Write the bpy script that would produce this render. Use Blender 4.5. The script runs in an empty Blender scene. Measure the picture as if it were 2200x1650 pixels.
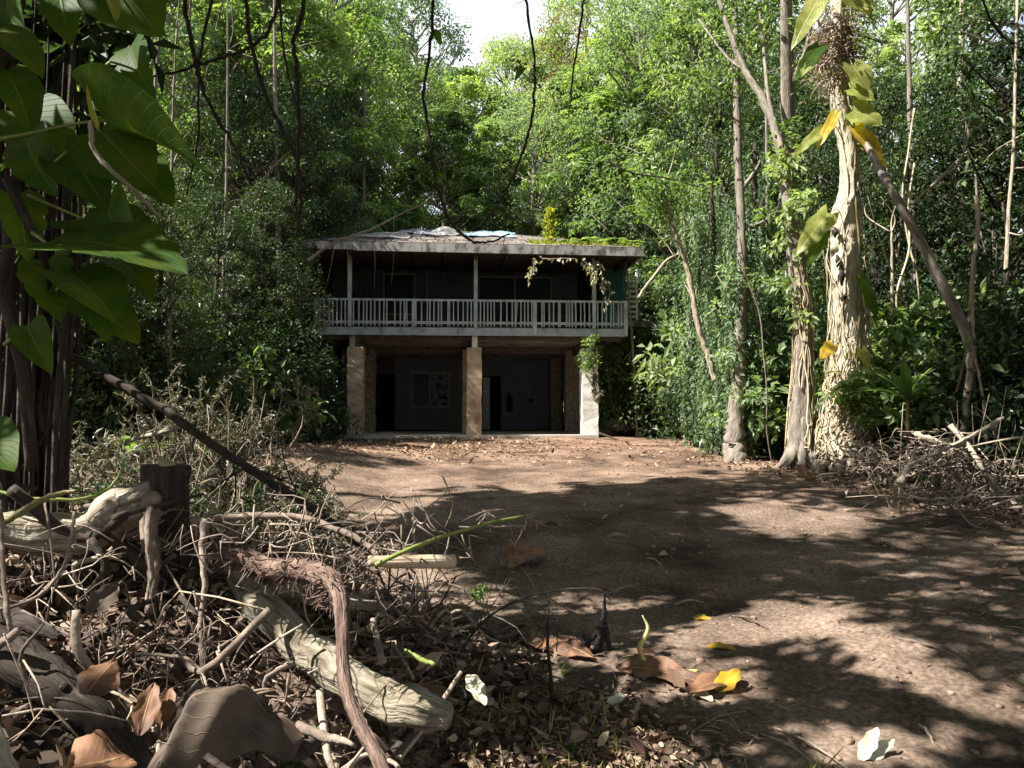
import bpy, math
import numpy as np
from mathutils import Vector
PI = math.pi
R = np.random.default_rng(11)
sc = bpy.context.scene
COL = sc.collection

# ---------------------------------------------------------------- camera, sky, sun, exposure
F = 1650.0; CX = 1100.0; CY = 825.0; EYE = 1.5
PITCH = math.atan(62 / F)
cam_d = bpy.data.cameras.new('camera'); cam = bpy.data.objects.new('camera', cam_d); COL.objects.link(cam)
cam_d.sensor_width = 36; cam_d.lens = 36 * F / 2200; cam_d.clip_end = 2000; cam_d.clip_start = 0.05
cam.location = (0, 0, EYE); cam.rotation_euler = (PI / 2 + PITCH, 0, 0)
sc.camera = cam
SUN = np.array([-0.62, -0.20, 0.76]); SUN /= np.linalg.norm(SUN)
sd = bpy.data.lights.new('sun', 'SUN'); sd.energy = 5.0; sd.angle = math.radians(0.55); sd.color = (1.0, 0.955, 0.89)
so = bpy.data.objects.new('sun', sd); COL.objects.link(so)
so.rotation_euler = Vector(SUN).to_track_quat('Z', 'Y').to_euler(); so.location = (-30, -10, 40)
w = bpy.data.worlds.new('World'); sc.world = w; w.use_nodes = True
nt = w.node_tree; nt.nodes.clear()
sky = nt.nodes.new('ShaderNodeTexSky'); sky.sky_type = 'NISHITA'; sky.sun_disc = False
sky.sun_elevation = math.asin(SUN[2]); sky.sun_rotation = math.atan2(SUN[0], SUN[1])
sky.dust_density = 1.5
tc = nt.nodes.new('ShaderNodeTexCoord')
cn = nt.nodes.new('ShaderNodeTexNoise'); cn.inputs['Scale'].default_value = 2.6; cn.inputs['Detail'].default_value = 7
cr = nt.nodes.new('ShaderNodeValToRGB'); cr.color_ramp.elements[0].position = 0.34; cr.color_ramp.elements[1].position = 0.46
mx = nt.nodes.new('ShaderNodeMix'); mx.data_type = 'RGBA'
mx.inputs[7].default_value = (7.6, 8.0, 8.6, 1)
bg = nt.nodes.new('ShaderNodeBackground'); bg.inputs['Strength'].default_value = 0.05
wo = nt.nodes.new('ShaderNodeOutputWorld')
L = nt.links.new
L(tc.outputs['Generated'], cn.inputs['Vector']); L(cn.outputs['Fac'], cr.inputs['Fac'])
sz = nt.nodes.new('ShaderNodeSeparateXYZ'); L(tc.outputs['Generated'], sz.inputs[0])   # clouds bank up low, the zenith is clear blue
zr = nt.nodes.new('ShaderNodeMapRange'); zr.inputs[1].default_value = .46; zr.inputs[2].default_value = .62; zr.inputs[3].default_value = 1; zr.inputs[4].default_value = .05; L(sz.outputs['Z'], zr.inputs[0])
zm = nt.nodes.new('ShaderNodeMath'); zm.operation = 'MULTIPLY'; L(cr.outputs['Color'], zm.inputs[0]); L(zr.outputs[0], zm.inputs[1])
L(zm.outputs[0], mx.inputs[0]); L(sky.outputs['Color'], mx.inputs[6]); L(mx.outputs[2], bg.inputs['Color'])
L(bg.outputs['Background'], wo.inputs['Surface'])
sc.view_settings.view_transform = 'Standard'; sc.view_settings.look = 'None'
sc.view_settings.exposure = 1.75; sc.view_settings.gamma = 1.0
sc.cycles.max_bounces = 6; sc.cycles.transmission_bounces = 3; sc.cycles.diffuse_bounces = 4; sc.cycles.glossy_bounces = 2
sc.cycles.caustics_reflective = False; sc.cycles.caustics_refractive = False

# ---------------------------------------------------------------- pixel <-> world
def ray(px, py):
    a = (px - CX) / F; b = (CY - py) / F
    return np.array([a, math.cos(PITCH) - b * math.sin(PITCH), math.sin(PITCH) + b * math.cos(PITCH)])
def at(px, py, Y):
    d = ray(px, py); return d * (Y / d[1]) + np.array([0, 0, EYE])
def smooth(a, b, x):
    t = np.clip((np.asarray(x, float) - a) / (b - a), 0, 1); return t * t * (3 - 2 * t)
def vnoise(x, y, s=0.0):
    return (np.sin(x * 1.7 + s) * np.cos(y * 1.3 - s * 2) + np.sin(x * 0.63 - y * 1.1 + s * 3) + .5 * np.sin(x * 3.9 + y * 3.1 + s)) / 2.5
def ground(x, y, fine=True):
    x = np.asarray(x, float); y = np.asarray(y, float)
    z = np.interp(y, [-20, 0, 3, 6, 9.5, 13, 18, 23, 30, 60, 200, 900], [0, 0, .02, .16, .33, .5, .66, .73, .85, 1.6, 4, 4])
    z = z + .80 * smooth(.15, -1.5, x) * smooth(.6, 2.0, y) * smooth(5.6, 3.6, y)           # heap of uprooted soil, front left
    z = z - .55 * np.exp(-((x + .95) ** 2 / .20 + (y - 2.4) ** 2 / .24)) - .35 * np.exp(-((x + 1.75) ** 2 / .08 + (y - 2.35) ** 2 / .2)) - .2 * np.exp(-((x + .35) ** 2 / .05 + (y - 3.0) ** 2 / .12))      # hollow under the logs
    z = z + .35 * smooth(-1.5, -4, x) * smooth(3, 5, y) * smooth(22, 12, y)
    z = z - .25 * smooth(5.5, 9, x) * smooth(30, 16, y)
    z = z + .5 * np.exp(-((x - 6.3) ** 2 / 1.5 + (y - 29.0) ** 2 / 6))
    z = z + .10 * np.exp(-((x - 3.3) ** 2 / 6 + (y - 4.6) ** 2 / .7)) * smooth(1.2, 2.2, x)
    if fine:
        z = z + .055 * vnoise(x * .8, y * .8, 1) + .030 * vnoise(x * 3.1, y * 2.7, 4) * smooth(30, 10, y) + .010 * vnoise(x * 9.3, y * 8.1, 7) * smooth(14, 6, y)
        z = z + .05 * vnoise(x * 5.5, y * 6.1, 2) * smooth(0.3, -.8, x) * smooth(6, 4, y)
    return z
def gat(px, py):
    """ground point seen at a pixel"""
    d = ray(px, py); Y = 1.0
    while Y < 80:
        p = d * (Y / d[1]) + np.array([0, 0, EYE])
        if p[2] < ground(p[0], p[1]): break
        Y += .03
    return p

# ---------------------------------------------------------------- mesh building
def unit(v): return v / np.maximum(np.linalg.norm(v, axis=-1, keepdims=True), 1e-9)
class MB:
    def __init__(s): s.V = []; s.Fc = []; s.A = []; s.UV = []; s.n = 0
    def add(s, V, Fc, a=0.5, uv=None):
        V = np.asarray(V, float).reshape(-1, 3)
        s.V.append(V); s.Fc.append(np.asarray(Fc, int).reshape(-1, 4) + s.n)
        s.A.append(np.broadcast_to(np.asarray(a, float), (len(V),)).copy())
        s.UV.append(np.zeros((len(V), 2)) if uv is None else np.asarray(uv, float)); s.n += len(V); return s
    def merge(s, o):
        for V, Fc, A, U in zip(o.V, o.Fc, o.A, o.UV): pass
        V = np.concatenate(o.V); s.add(V, np.concatenate(o.Fc), np.concatenate(o.A), np.concatenate(o.UV)); return s
def make_mesh(name, mb, off=(0, 0, 0), smoothf=True):
    V = np.concatenate(mb.V) - np.asarray(off); Fc = np.concatenate(mb.Fc)
    me = bpy.data.meshes.new(name)
    me.vertices.add(len(V)); me.vertices.foreach_set('co', V.astype(np.float32).ravel())
    me.loops.add(Fc.size); me.loops.foreach_set('vertex_index', Fc.astype(np.int32).ravel())
    me.polygons.add(len(Fc)); me.polygons.foreach_set('loop_start', (np.arange(len(Fc)) * 4).astype(np.int32))
    me.polygons.foreach_set('loop_total', np.full(len(Fc), 4, np.int32))
    me.polygons.foreach_set('use_smooth', np.full(len(Fc), smoothf))
    at_ = me.attributes.new('rnd', 'FLOAT', 'POINT'); at_.data.foreach_set('value', np.concatenate(mb.A).astype(np.float32))
    U = np.concatenate(mb.UV)
    if np.any(U):
        uvl = me.uv_layers.new(name='UVMap'); uvl.data.foreach_set('uv', U[Fc.ravel()].astype(np.float32).ravel())
    me.update(calc_edges=True); return me
def tag(o, label=None, cat=None, group=None, kind=None):
    if label: o['label'] = label
    if cat: o['category'] = cat
    if group: o['group'] = group
    if kind: o['kind'] = kind
    return o
def empty(name, loc, label=None, cat=None, group=None, rz=0, sc_=1):
    o = bpy.data.objects.new(name, None); COL.objects.link(o); o.location = loc; o.rotation_euler = (0, 0, rz); o.scale = (sc_,) * 3
    return tag(o, label, cat, group)
def thing(name, mb, m, label, cat, group=None, kind=None, smoothf=True):
    V = np.concatenate(mb.V); b = np.array([(V[:, 0].min() + V[:, 0].max()) / 2, (V[:, 1].min() + V[:, 1].max()) / 2, V[:, 2].min()])
    me = make_mesh(name, mb, b, smoothf); me.materials.append(m)
    o = bpy.data.objects.new(name, me); COL.objects.link(o); o.location = b
    return tag(o, label, cat, group, kind)
def part(name, mb, m, parent, label=None, local=False, smoothf=True, kind=None):
    r = parent
    off = np.zeros(3)
    if not local:
        while r is not None: off += np.array(r.location); r = r.parent
    me = make_mesh(name, mb, off, smoothf); me.materials.append(m)
    o = bpy.data.objects.new(name, me); COL.objects.link(o); o.parent = parent
    return tag(o, label, kind=kind)
def inst(src, loc, rz=0, s=1.0, label=None, cat=None, group=None, tilt=(0, 0)):
    def cp(o, par):
        c = o.copy(); COL.objects.link(c); c.parent = par
        for ch in list(o.children): cp(ch, c)
        return c
    if src.get('used') is None:
        src['used'] = 1; c = src
    else:
        c = cp(src, None)
        if 'group' in c and group is None: del c['group']
    c.location = loc; c.rotation_euler = (tilt[0], tilt[1], rz)
    c.scale = (s, s, s) if np.isscalar(s) else s
    return tag(c, label, cat, group)

def spline(P, n=6):
    P = np.asarray(P, float)
    if len(P) < 3: 
        t = np.linspace(0, 1, n + 1)[:, None]; return P[0] * (1 - t) + P[1] * t
    Q = np.vstack([2 * P[0] - P[1], P, 2 * P[-1] - P[-2]]); out = []
    for i in range(1, len(Q) - 2):
        t = np.linspace(0, 1, n, endpoint=False)[:, None]
        a, b, c, d = Q[i - 1], Q[i], Q[i + 1], Q[i + 2]
        out.append(.5 * (2 * b + (c - a) * t + (2 * a - 5 * b + 4 * c - d) * t ** 2 + (3 * b - a - 3 * c + d) * t ** 3))
    out.append(Q[-2][None]); return np.vstack(out)
def tube(mb, P, r, k=8, n=6, rough=0.0, a=None, flute=0.0, cap=True, wob=0.0, rg=None):
    rg = rg or R
    P = np.asarray(P, float); S = spline(P, n)
    rr = np.interp(np.linspace(0, 1, len(S)), np.linspace(0, 1, len(np.atleast_1d(r))), np.atleast_1d(r)) if np.size(r) > 1 else np.full(len(S), float(r))
    if wob: S = S + rg.normal(0, wob, S.shape) * rr[:, None]
    T = unit(np.gradient(S, axis=0)); N = np.zeros_like(S)
    up = np.array([0, 0, 1.]) if abs(T[0, 2]) < .9 else np.array([1., 0, 0])
    N[0] = unit(np.cross(T[0], up))
    for i in range(1, len(S)):
        v = N[i - 1] - T[i] * np.dot(N[i - 1], T[i]); N[i] = unit(v)
    B = np.cross(T, N); th = np.linspace(0, 2 * PI, k, endpoint=False)
    rad = rr[:, None] * np.ones(k)
    if rough: rad = rad * (1 + rg.normal(0, rough, rad.shape))
    if flute:
        ph = rg.uniform(0, 6, 3)
        rad = rad * (1 + flute * (np.sin(th * 3 + ph[0]) + .7 * np.sin(th * 5 + ph[1]) + .5 * np.sin(th * 8 + ph[2]))[None])
    V = S[:, None] + rad[..., None] * (np.cos(th)[None, :, None] * N[:, None] + np.sin(th)[None, :, None] * B[:, None])
    if cap:
        V = np.concatenate([np.repeat(S[:1][:, None], k, 1) + (V[:1] - S[:1][:, None]) * .02, V, np.repeat(S[-1:][:, None], k, 1) + (V[-1:] - S[-1:][:, None]) * .02])
    m = len(V); i = np.arange(m - 1)[:, None] * k; j = np.arange(k)[None]; j2 = (j + 1) % k
    Fc = np.stack([i + j, i + j2, i + k + j2, i + k + j], -1).reshape(-1, 4)
    al = np.concatenate([[0], np.cumsum(np.linalg.norm(np.diff(V.mean(1), axis=0), axis=1))]) + 1.0
    uu = np.abs(th - PI)[None] * max(float(np.mean(rr)), .002) * np.ones((m, 1)); uv = np.stack([uu, al[:, None] * np.ones((1, k))], -1).reshape(-1, 2)
    mb.add(V.reshape(-1, 3), Fc, rg.random() if a is None else a, uv); return mb
def box(mb, x0, x1, y0, y1, z0, z1, a=.5):
    V = [(x, y, z) for z in (z0, z1) for y in (y0, y1) for x in (x0, x1)]
    return mb.add(V, [(0, 2, 3, 1), (4, 5, 7, 6), (0, 1, 5, 4), (2, 6, 7, 3), (0, 4, 6, 2), (1, 3, 7, 5)], a)
def leafset(mb, C, A, N, Ln, Wd, fold=.2, rg=None, arnd=None):
    rg = rg or R; n = len(C)
    Ln = np.broadcast_to(Ln, (n,))[:, None]; Wd = np.broadcast_to(Wd, (n,))[:, None]
    A = unit(A); N = unit(N - A * np.sum(A * N, 1, keepdims=True)); B = np.cross(A, N)
    mid = C + A * Ln * .45
    V = np.stack([C, mid + B * Wd / 2 + N * Wd * fold, C + A * Ln - N * Ln * .12, mid - B * Wd / 2 + N * Wd * fold], 1).reshape(-1, 3)
    Fc = np.arange(n * 4).reshape(-1, 4)
    a = rg.random(n) if arnd is None else arnd
    return mb.add(V, Fc, np.repeat(a, 4))
def leafset2(mb, C, A, N, Ln, Wd, rg=None, arnd=None):
    """curled leaves of six points, folded along the midrib"""
    rg = rg or R; n = len(C); Ln = np.broadcast_to(Ln, (n,))[:, None]; Wd = np.broadcast_to(Wd, (n,))[:, None]
    A = unit(A); N = unit(N - A * np.sum(A * N, 1, keepdims=True)); B = np.cross(A, N); f = rg.uniform(-.25, .5, (n, 1)); c = rg.uniform(-.35, .35, (n, 1)); j = rg.uniform(.75, 1.2, (4, n, 1))
    P = [C, C + A * Ln * .32 + B * Wd * .5 * j[0] + N * Wd * f * .6, C + A * Ln * .70 + B * Wd * .40 * j[1] + N * (Wd * f + Ln * c * .4), C + A * Ln + N * Ln * c, C + A * Ln * .72 - B * Wd * .40 * j[2] + N * (Wd * f * .7 + Ln * c * .4), C + A * Ln * .3 - B * Wd * .5 * j[3] + N * Wd * f]
    V = np.stack(P, 1).reshape(-1, 3); i = np.arange(n)[:, None] * 6; Fc = np.concatenate([i + [0, 1, 2, 3], i + [3, 4, 5, 0]])
    return mb.add(V, Fc, np.repeat(rg.random(n) if arnd is None else arnd, 6))
def rdir(n, rg=None):
    return unit((rg or R).normal(size=(n, 3)))

# ---------------------------------------------------------------- materials
def mat(name, stops, scale=4, rough=.85, bump=.3, bscale=None, stretch=(1, 1, 1), detail=6, spec=.25, coord='Object', use_rnd=False, dist=.02, obj_var=0.0):
    m = bpy.data.materials.new(name); m.use_nodes = True; t = m.node_tree; p = t.nodes['Principled BSDF']; lk = t.links.new
    p.inputs['Roughness'].default_value = rough; p.inputs['Specular IOR Level'].default_value = spec
    c = t.nodes.new('ShaderNodeTexCoord'); mp = t.nodes.new('ShaderNodeMapping'); mp.inputs['Scale'].default_value = stretch
    lk(c.outputs[coord], mp.inputs['Vector'])
    nz = t.nodes.new('ShaderNodeTexNoise'); nz.inputs['Scale'].default_value = scale; nz.inputs['Detail'].default_value = detail; nz.inputs['Roughness'].default_value = .62
    lk(mp.outputs[0], nz.inputs['Vector'])
    rp = t.nodes.new('ShaderNodeValToRGB'); e = rp.color_ramp.elements
    while len(e) < len(stops): e.new(.5)
    for i, (pos, cc) in enumerate(stops): e[i].position = pos; e[i].color = (*cc, 1)
    fac = nz.outputs['Fac']
    if use_rnd:
        ar = t.nodes.new('ShaderNodeAttribute'); ar.attribute_name = 'rnd'
        ma = t.nodes.new('ShaderNodeMath'); ma.operation = 'MULTIPLY_ADD'; ma.inputs[1].default_value = .55; ma.use_clamp = True
        mb_ = t.nodes.new('ShaderNodeMath'); mb_.operation = 'SUBTRACT'; mb_.inputs[1].default_value = .27
        lk(ar.outputs['Fac'], ma.inputs[0]); lk(nz.outputs['Fac'], mb_.inputs[0]); lk(mb_.outputs[0], ma.inputs[2]); fac = ma.outputs[0]
    lk(fac, rp.inputs['Fac']); lk(rp.outputs['Color'], p.inputs['Base Color'])
    if bump:
        b = t.nodes.new('ShaderNodeBump'); b.inputs['Strength'].default_value = bump; b.inputs['Distance'].default_value = dist
        n2 = t.nodes.new('ShaderNodeTexNoise'); n2.inputs['Scale'].default_value = bscale or scale * 3; n2.inputs['Detail'].default_value = 5
        lk(mp.outputs[0], n2.inputs['Vector']); lk(n2.outputs['Fac'], b.inputs['Height']); lk(b.outputs[0], p.inputs['Normal'])
    return m
def leafmat(name, dark, mid, light, trans=.35, rough=.46, tcol=None, ovar=.5, spec=.32):
    m = bpy.data.materials.new(name); m.use_nodes = True; t = m.node_tree; p = t.nodes['Principled BSDF']; lk = t.links.new
    out = t.nodes['Material Output']
    p.inputs['Roughness'].default_value = rough; p.inputs['Specular IOR Level'].default_value = spec
    ar = t.nodes.new('ShaderNodeAttribute'); ar.attribute_name = 'rnd'
    oi = t.nodes.new('ShaderNodeObjectInfo')
    m1 = t.nodes.new('ShaderNodeMath'); m1.operation = 'MULTIPLY_ADD'; m1.inputs[1].default_value = ovar; m1.inputs[2].default_value = -ovar / 2
    m2 = t.nodes.new('ShaderNodeMath'); m2.operation = 'ADD'; m2.use_clamp = True
    lk(oi.outputs['Random'], m1.inputs[0]); lk(m1.outputs[0], m2.inputs[0]); lk(ar.outputs['Fac'], m2.inputs[1])
    rp = t.nodes.new('ShaderNodeValToRGB'); e = rp.color_ramp.elements; e.new(.5)
    e[0].color = (*dark, 1); e[1].color = (*mid, 1); e[1].position = .5; e[2].color = (*light, 1); e[2].position = 1
    lk(m2.outputs[0], rp.inputs['Fac']); lk(rp.outputs['Color'], p.inputs['Base Color'])
    tr = t.nodes.new('ShaderNodeBsdfTranslucent'); mixc = t.nodes.new('ShaderNodeMix'); mixc.data_type = 'RGBA'; mixc.blend_type = 'MULTIPLY'
    mixc.inputs[0].default_value = 1; lk(rp.outputs['Color'], mixc.inputs[6]); mixc.inputs[7].default_value = (*(tcol or (2.2, 2.3, .9)), 1)
    lk(mixc.outputs[2], tr.inputs['Color'])
    ms = t.nodes.new('ShaderNodeMixShader'); ms.inputs[0].default_value = trans
    lk(p.outputs[0], ms.inputs[1]); lk(tr.outputs[0], ms.inputs[2]); lk(ms.outputs[0], out.inputs['Surface'])
    return m
def bigleafmat(name, base, vein, brown=None, trans=.4, rough=.3, spec=.3):
    """large leaf with a pale midrib and side veins, uv = (along, across)"""
    m = leafmat(name, base, base, base, trans, rough, ovar=0, spec=spec); t = m.node_tree; lk = t.links.new
    rp = [n for n in t.nodes if n.type == 'VALTORGB'][0]; p = t.nodes['Principled BSDF']
    uv = t.nodes.new('ShaderNodeUVMap'); uv.uv_map = 'UVMap'; sx = t.nodes.new('ShaderNodeSeparateXYZ'); lk(uv.outputs[0], sx.inputs[0])
    ab = t.nodes.new('ShaderNodeMath'); ab.operation = 'ABSOLUTE'; lk(sx.outputs['Y'], ab.inputs[0])
    mr = t.nodes.new('ShaderNodeMapRange'); mr.inputs[1].default_value = .02; mr.inputs[2].default_value = .06; mr.inputs[3].default_value = 1; mr.inputs[4].default_value = 0; lk(ab.outputs[0], mr.inputs[0])
    s1 = t.nodes.new('ShaderNodeMath'); s1.operation = 'MULTIPLY_ADD'; s1.inputs[1].default_value = -.33; lk(ab.outputs[0], s1.inputs[0]); lk(sx.outputs['X'], s1.inputs[2])
    s2 = t.nodes.new('ShaderNodeMath'); s2.operation = 'MULTIPLY'; s2.inputs[1].default_value = 2 * PI * 11; lk(s1.outputs[0], s2.inputs[0])
    s3 = t.nodes.new('ShaderNodeMath'); s3.operation = 'SINE'; lk(s2.outputs[0], s3.inputs[0])
    m3 = t.nodes.new('ShaderNodeMapRange'); m3.inputs[1].default_value = .93; m3.inputs[2].default_value = 1; m3.inputs[3].default_value = 0; m3.inputs[4].default_value = .6; lk(s3.outputs[0], m3.inputs[0])
    mxx = t.nodes.new('ShaderNodeMath'); mxx.operation = 'MAXIMUM'; lk(mr.outputs[0], mxx.inputs[0]); lk(m3.outputs[0], mxx.inputs[1])
    nz = t.nodes.new('ShaderNodeTexNoise'); nz.inputs['Scale'].default_value = 9
    c = t.nodes.new('ShaderNodeTexCoord'); lk(c.outputs['Object'], nz.inputs['Vector'])
    r2 = t.nodes.new('ShaderNodeValToRGB'); r2.color_ramp.elements[0].position = .4; r2.color_ramp.elements[1].position = .66
    r2.color_ramp.elements[0].color = (*base, 1); r2.color_ramp.elements[1].color = (*(brown or tuple(x * 1.5 for x in base)), 1)
    lk(nz.outputs['Fac'], r2.inputs['Fac'])
    mc = t.nodes.new('ShaderNodeMix'); mc.data_type = 'RGBA'; lk(mxx.outputs[0], mc.inputs[0]); lk(r2.outputs[0], mc.inputs[6]); mc.inputs[7].default_value = (*vein, 1)
    lk(mc.outputs[2], p.inputs['Base Color'])
    mm = [n for n in t.nodes if n.type == 'MIX' and n.blend_type == 'MULTIPLY'][0]; lk(mc.outputs[2], mm.inputs[6])
    b = t.nodes.new('ShaderNodeBump'); b.inputs['Strength'].default_value = .4; b.inputs['Distance'].default_value = .01
    lk(mxx.outputs[0], b.inputs['Height']); lk(b.outputs[0], p.inputs['Normal'])
    return m

M = {}
M['bark_pale'] = mat('bark_pale', [(.3, (.10, .075, .05)), (.48, (.30, .25, .18)), (.7, (.48, .43, .34))], 6, .9, 1.0, 16, (3.2, .45, 1), detail=10, dist=.03, coord='UV')
M['bark_grey'] = mat('bark_grey', [(.3, (.07, .058, .045)), (.5, (.18, .155, .125)), (.72, (.31, .28, .235))], 6, .9, 1.0, 18, (3.2, .5, 1), detail=10, coord='UV')
M['bark_dark'] = mat('bark_dark', [(.3, (.016, .012, .009)), (.55, (.05, .038, .028)), (.8, (.12, .098, .075))], 9, .9, .8, 26, (3, .5, 1), detail=9, coord='UV')
M['twig'] = mat('twig', [(.3, (.12, .085, .055)), (.7, (.36, .28, .2))], 9, .85, .4, use_rnd=True)
M['root'] = mat('root', [(.2, (.06, .045, .035)), (.5, (.17, .13, .10)), (.8, (.38, .31, .24))], 14, .85, .6, 40, use_rnd=True, dist=.01)
M['root_pale'] = mat('root_pale', [(.3, (.22, .165, .10)), (.7, (.52, .44, .31))], 12, .85, .6, 40, use_rnd=True, dist=.01)
M['root_red'] = mat('root_red', [(.3, (.05, .032, .025)), (.5, (.14, .092, .07)), (.72, (.30, .215, .17))], 14, .9, 1.0, 40, (3, .5, 1), detail=9, dist=.02, coord='UV')
M['log_cream'] = mat('log_cream', [(.3, (.07, .052, .034)), (.42, (.20, .16, .11)), (.56, (.38, .33, .25)), (.8, (.50, .455, .37))], 9, .9, 1.0, 30, (3.2, .55, 1), detail=11, dist=.02, coord='UV')
M['bark_cream'] = mat('bark_cream', [(.3, (.12, .09, .06)), (.42, (.33, .285, .205)), (.6, (.50, .455, .35)), (.8, (.40, .37, .31))], 5, .9, 1.0, 18, (3, .5, 1), detail=11, dist=.03, coord='UV')
M['wood_cut'] = mat('wood_cut', [(.3, (.36, .27, .17)), (.7, (.55, .45, .32))], 12, .8, .5, 40, (4, .3, 1), coord='UV')
M['vine'] = mat('vine', [(.3, (.02, .016, .012)), (.7, (.055, .042, .03))], 20, .8, .4)
M['log_pale'] = mat('log_pale', [(.30, (.045, .036, .025)), (.42, (.15, .125, .085)), (.55, (.28, .245, .18)), (.70, (.38, .34, .26)), (.85, (.19, .22, .10))], 9, .9, .9, 30, (3.2, .5, 1), detail=12, dist=.02, coord='UV')
M['charcoal'] = mat('charcoal', [(.3, (.008, .008, .008)), (.7, (.035, .03, .03))], 20, .7, .8)
M['stem_green'] = mat('stem_green', [(.3, (.12, .17, .03)), (.7, (.24, .28, .08))], 8, .5, .1)
M['stem_olive'] = mat('stem_olive', [(.3, (.10, .10, .03)), (.7, (.22, .17, .07))], 8, .5, .1)
M['stem_yellow'] = mat('stem_yellow', [(.3, (.35, .28, .08)), (.7, (.55, .5, .2))], 14, .6, .2)
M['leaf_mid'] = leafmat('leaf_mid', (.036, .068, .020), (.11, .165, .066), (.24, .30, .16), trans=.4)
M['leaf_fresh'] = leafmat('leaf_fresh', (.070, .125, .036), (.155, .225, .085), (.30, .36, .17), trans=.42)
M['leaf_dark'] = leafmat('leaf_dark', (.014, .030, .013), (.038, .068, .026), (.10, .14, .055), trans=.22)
M['leaf_blue'] = leafmat('leaf_blue', (.042, .080, .048), (.12, .18, .105), (.25, .32, .21), trans=.38, rough=.5)
M['leaf_sparse'] = leafmat('leaf_sparse', (.14, .085, .06), (.20, .14, .10), (.24, .22, .10), trans=.3, rough=.6)
M['litter'] = leafmat('litter', (.06, .030, .018), (.19, .12, .075), (.42, .32, .22), trans=.08, rough=.75, ovar=0, tcol=(1.2, 1, .7))
M['litter_dark'] = leafmat('litter_dark', (.020, .012, .008), (.085, .055, .036), (.34, .25, .18), trans=.06, rough=.75, ovar=0, tcol=(1.2, 1, .7))
M['dry_foliage'] = leafmat('dry_foliage', (.035, .04, .022), (.10, .10, .065), (.34, .31, .25), trans=.1, rough=.8, ovar=.3)
M['grassy'] = leafmat('grassy', (.10, .12, .03), (.2, .2, .06), (.38, .32, .15), trans=.25, rough=.6, ovar=0)
M['pothos'] = bigleafmat('pothos', (.038, .085, .016), (.10, .15, .04), (.075, .115, .014), trans=.55, rough=.5, spec=.1)
M['pothos_light'] = bigleafmat('pothos_light', (.20, .24, .05), (.42, .40, .16), (.33, .33, .12), trans=.4)
M['pothos_yellow'] = bigleafmat('pothos_yellow', (.48, .36, .03), (.6, .5, .12), (.40, .22, .04), trans=.35)
M['dead_leaf'] = bigleafmat('dead_leaf', (.25, .13, .07), (.34, .21, .12), (.09, .045, .028), trans=.15, rough=.6)
M['dead_leaf_grey'] = bigleafmat('dead_leaf_grey', (.10, .075, .052), (.14, .105, .075), (.04, .026, .018), trans=.08, rough=.7)
M['pale_leaf'] = bigleafmat('pale_leaf', (.52, .50, .37), (.40, .38, .25), (.44, .41, .29), trans=.1, rough=.6)
# ---------------------------------------------------------------- ground: one sheet to the horizon
def soil():
    m = mat('soil', [(.30, (.046, .035, .027)), (.42, (.100, .074, .056)), (.56, (.180, .137, .104)), (.75, (.285, .22, .17))], 1.1, .95, .42, 22, detail=9, spec=.1, dist=.05)
    t = m.node_tree; lk = t.links.new; p = t.nodes['Principled BSDF']; c = [n for n in t.nodes if n.type == 'TEX_COORD'][0]
    rp = [n for n in t.nodes if n.type == 'VALTORGB'][0]
    n2 = t.nodes.new('ShaderNodeTexNoise'); n2.inputs['Scale'].default_value = 34; n2.inputs['Detail'].default_value = 4; lk(c.outputs['Object'], n2.inputs['Vector'])
    r2 = t.nodes.new('ShaderNodeValToRGB'); r2.color_ramp.elements[0].position = .38; r2.color_ramp.elements[1].position = .62
    r2.color_ramp.elements[0].color = (.62, .60, .60, 1); r2.color_ramp.elements[1].color = (1.15, 1.1, 1.08, 1); lk(n2.outputs[0], r2.inputs[0])
    vo = t.nodes.new('ShaderNodeTexVoronoi'); vo.inputs['Scale'].default_value = 9; lk(c.outputs['Object'], vo.inputs['Vector'])
    r3 = t.nodes.new('ShaderNodeValToRGB'); r3.color_ramp.elements[0].position = .05; r3.color_ramp.elements[1].position = .16
    r3.color_ramp.elements[0].color = (1.6, 1.45, 1.2, 1); r3.color_ramp.elements[1].color = (1, 1, 1, 1); lk(vo.outputs['Distance'], r3.inputs[0])
    # redder bare earth towards the house
    sx = t.nodes.new('ShaderNodeSeparateXYZ'); lk(c.outputs['Object'], sx.inputs[0])
    mr = t.nodes.new('ShaderNodeMapRange'); mr.inputs[1].default_value = 9; mr.inputs[2].default_value = 20; lk(sx.outputs['Y'], mr.inputs[0])
    mr.inputs[3].default_value = 0; mr.inputs[4].default_value = .55
    m0 = t.nodes.new('ShaderNodeMix'); m0.data_type = 'RGBA'; m0.blend_type = 'MULTIPLY'; lk(mr.outputs[0], m0.inputs[0]); lk(rp.outputs[0], m0.inputs[6]); m0.inputs[7].default_value = (1.4, 1.08, .88, 1)
    m1 = t.nodes.new('ShaderNodeMix'); m1.data_type = 'RGBA'; m1.blend_type = 'MULTIPLY'; m1.inputs[0].default_value = 1; lk(m0.outputs[2], m1.inputs[6]); lk(r2.outputs[0], m1.inputs[7])
    m2 = t.nodes.new('ShaderNodeMix'); m2.data_type = 'RGBA'; m2.blend_type = 'MULTIPLY'; m2.inputs[0].default_value = .8; lk(m1.outputs[2], m2.inputs[6]); lk(r3.outputs[0], m2.inputs[7])
    lk(m2.outputs[2], p.inputs['Base Color'])
    return m
def axis(fine_lo, fine_hi, step, lo, hi):
    a = [fine_lo]; s = step
    while a[-1] > lo: a.append(a[-1] - s); s *= 1.25
    b = list(np.arange(fine_lo, fine_hi, step)) + [fine_hi]; s = step
    while b[-1] < hi: b.append(b[-1] + s); s *= 1.25
    return np.array(sorted(a[1:]) + b)
gx = axis(-4, 6, .05, -700, 700)
gy = axis(1.5, 10, .05, -100, 900)
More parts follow.
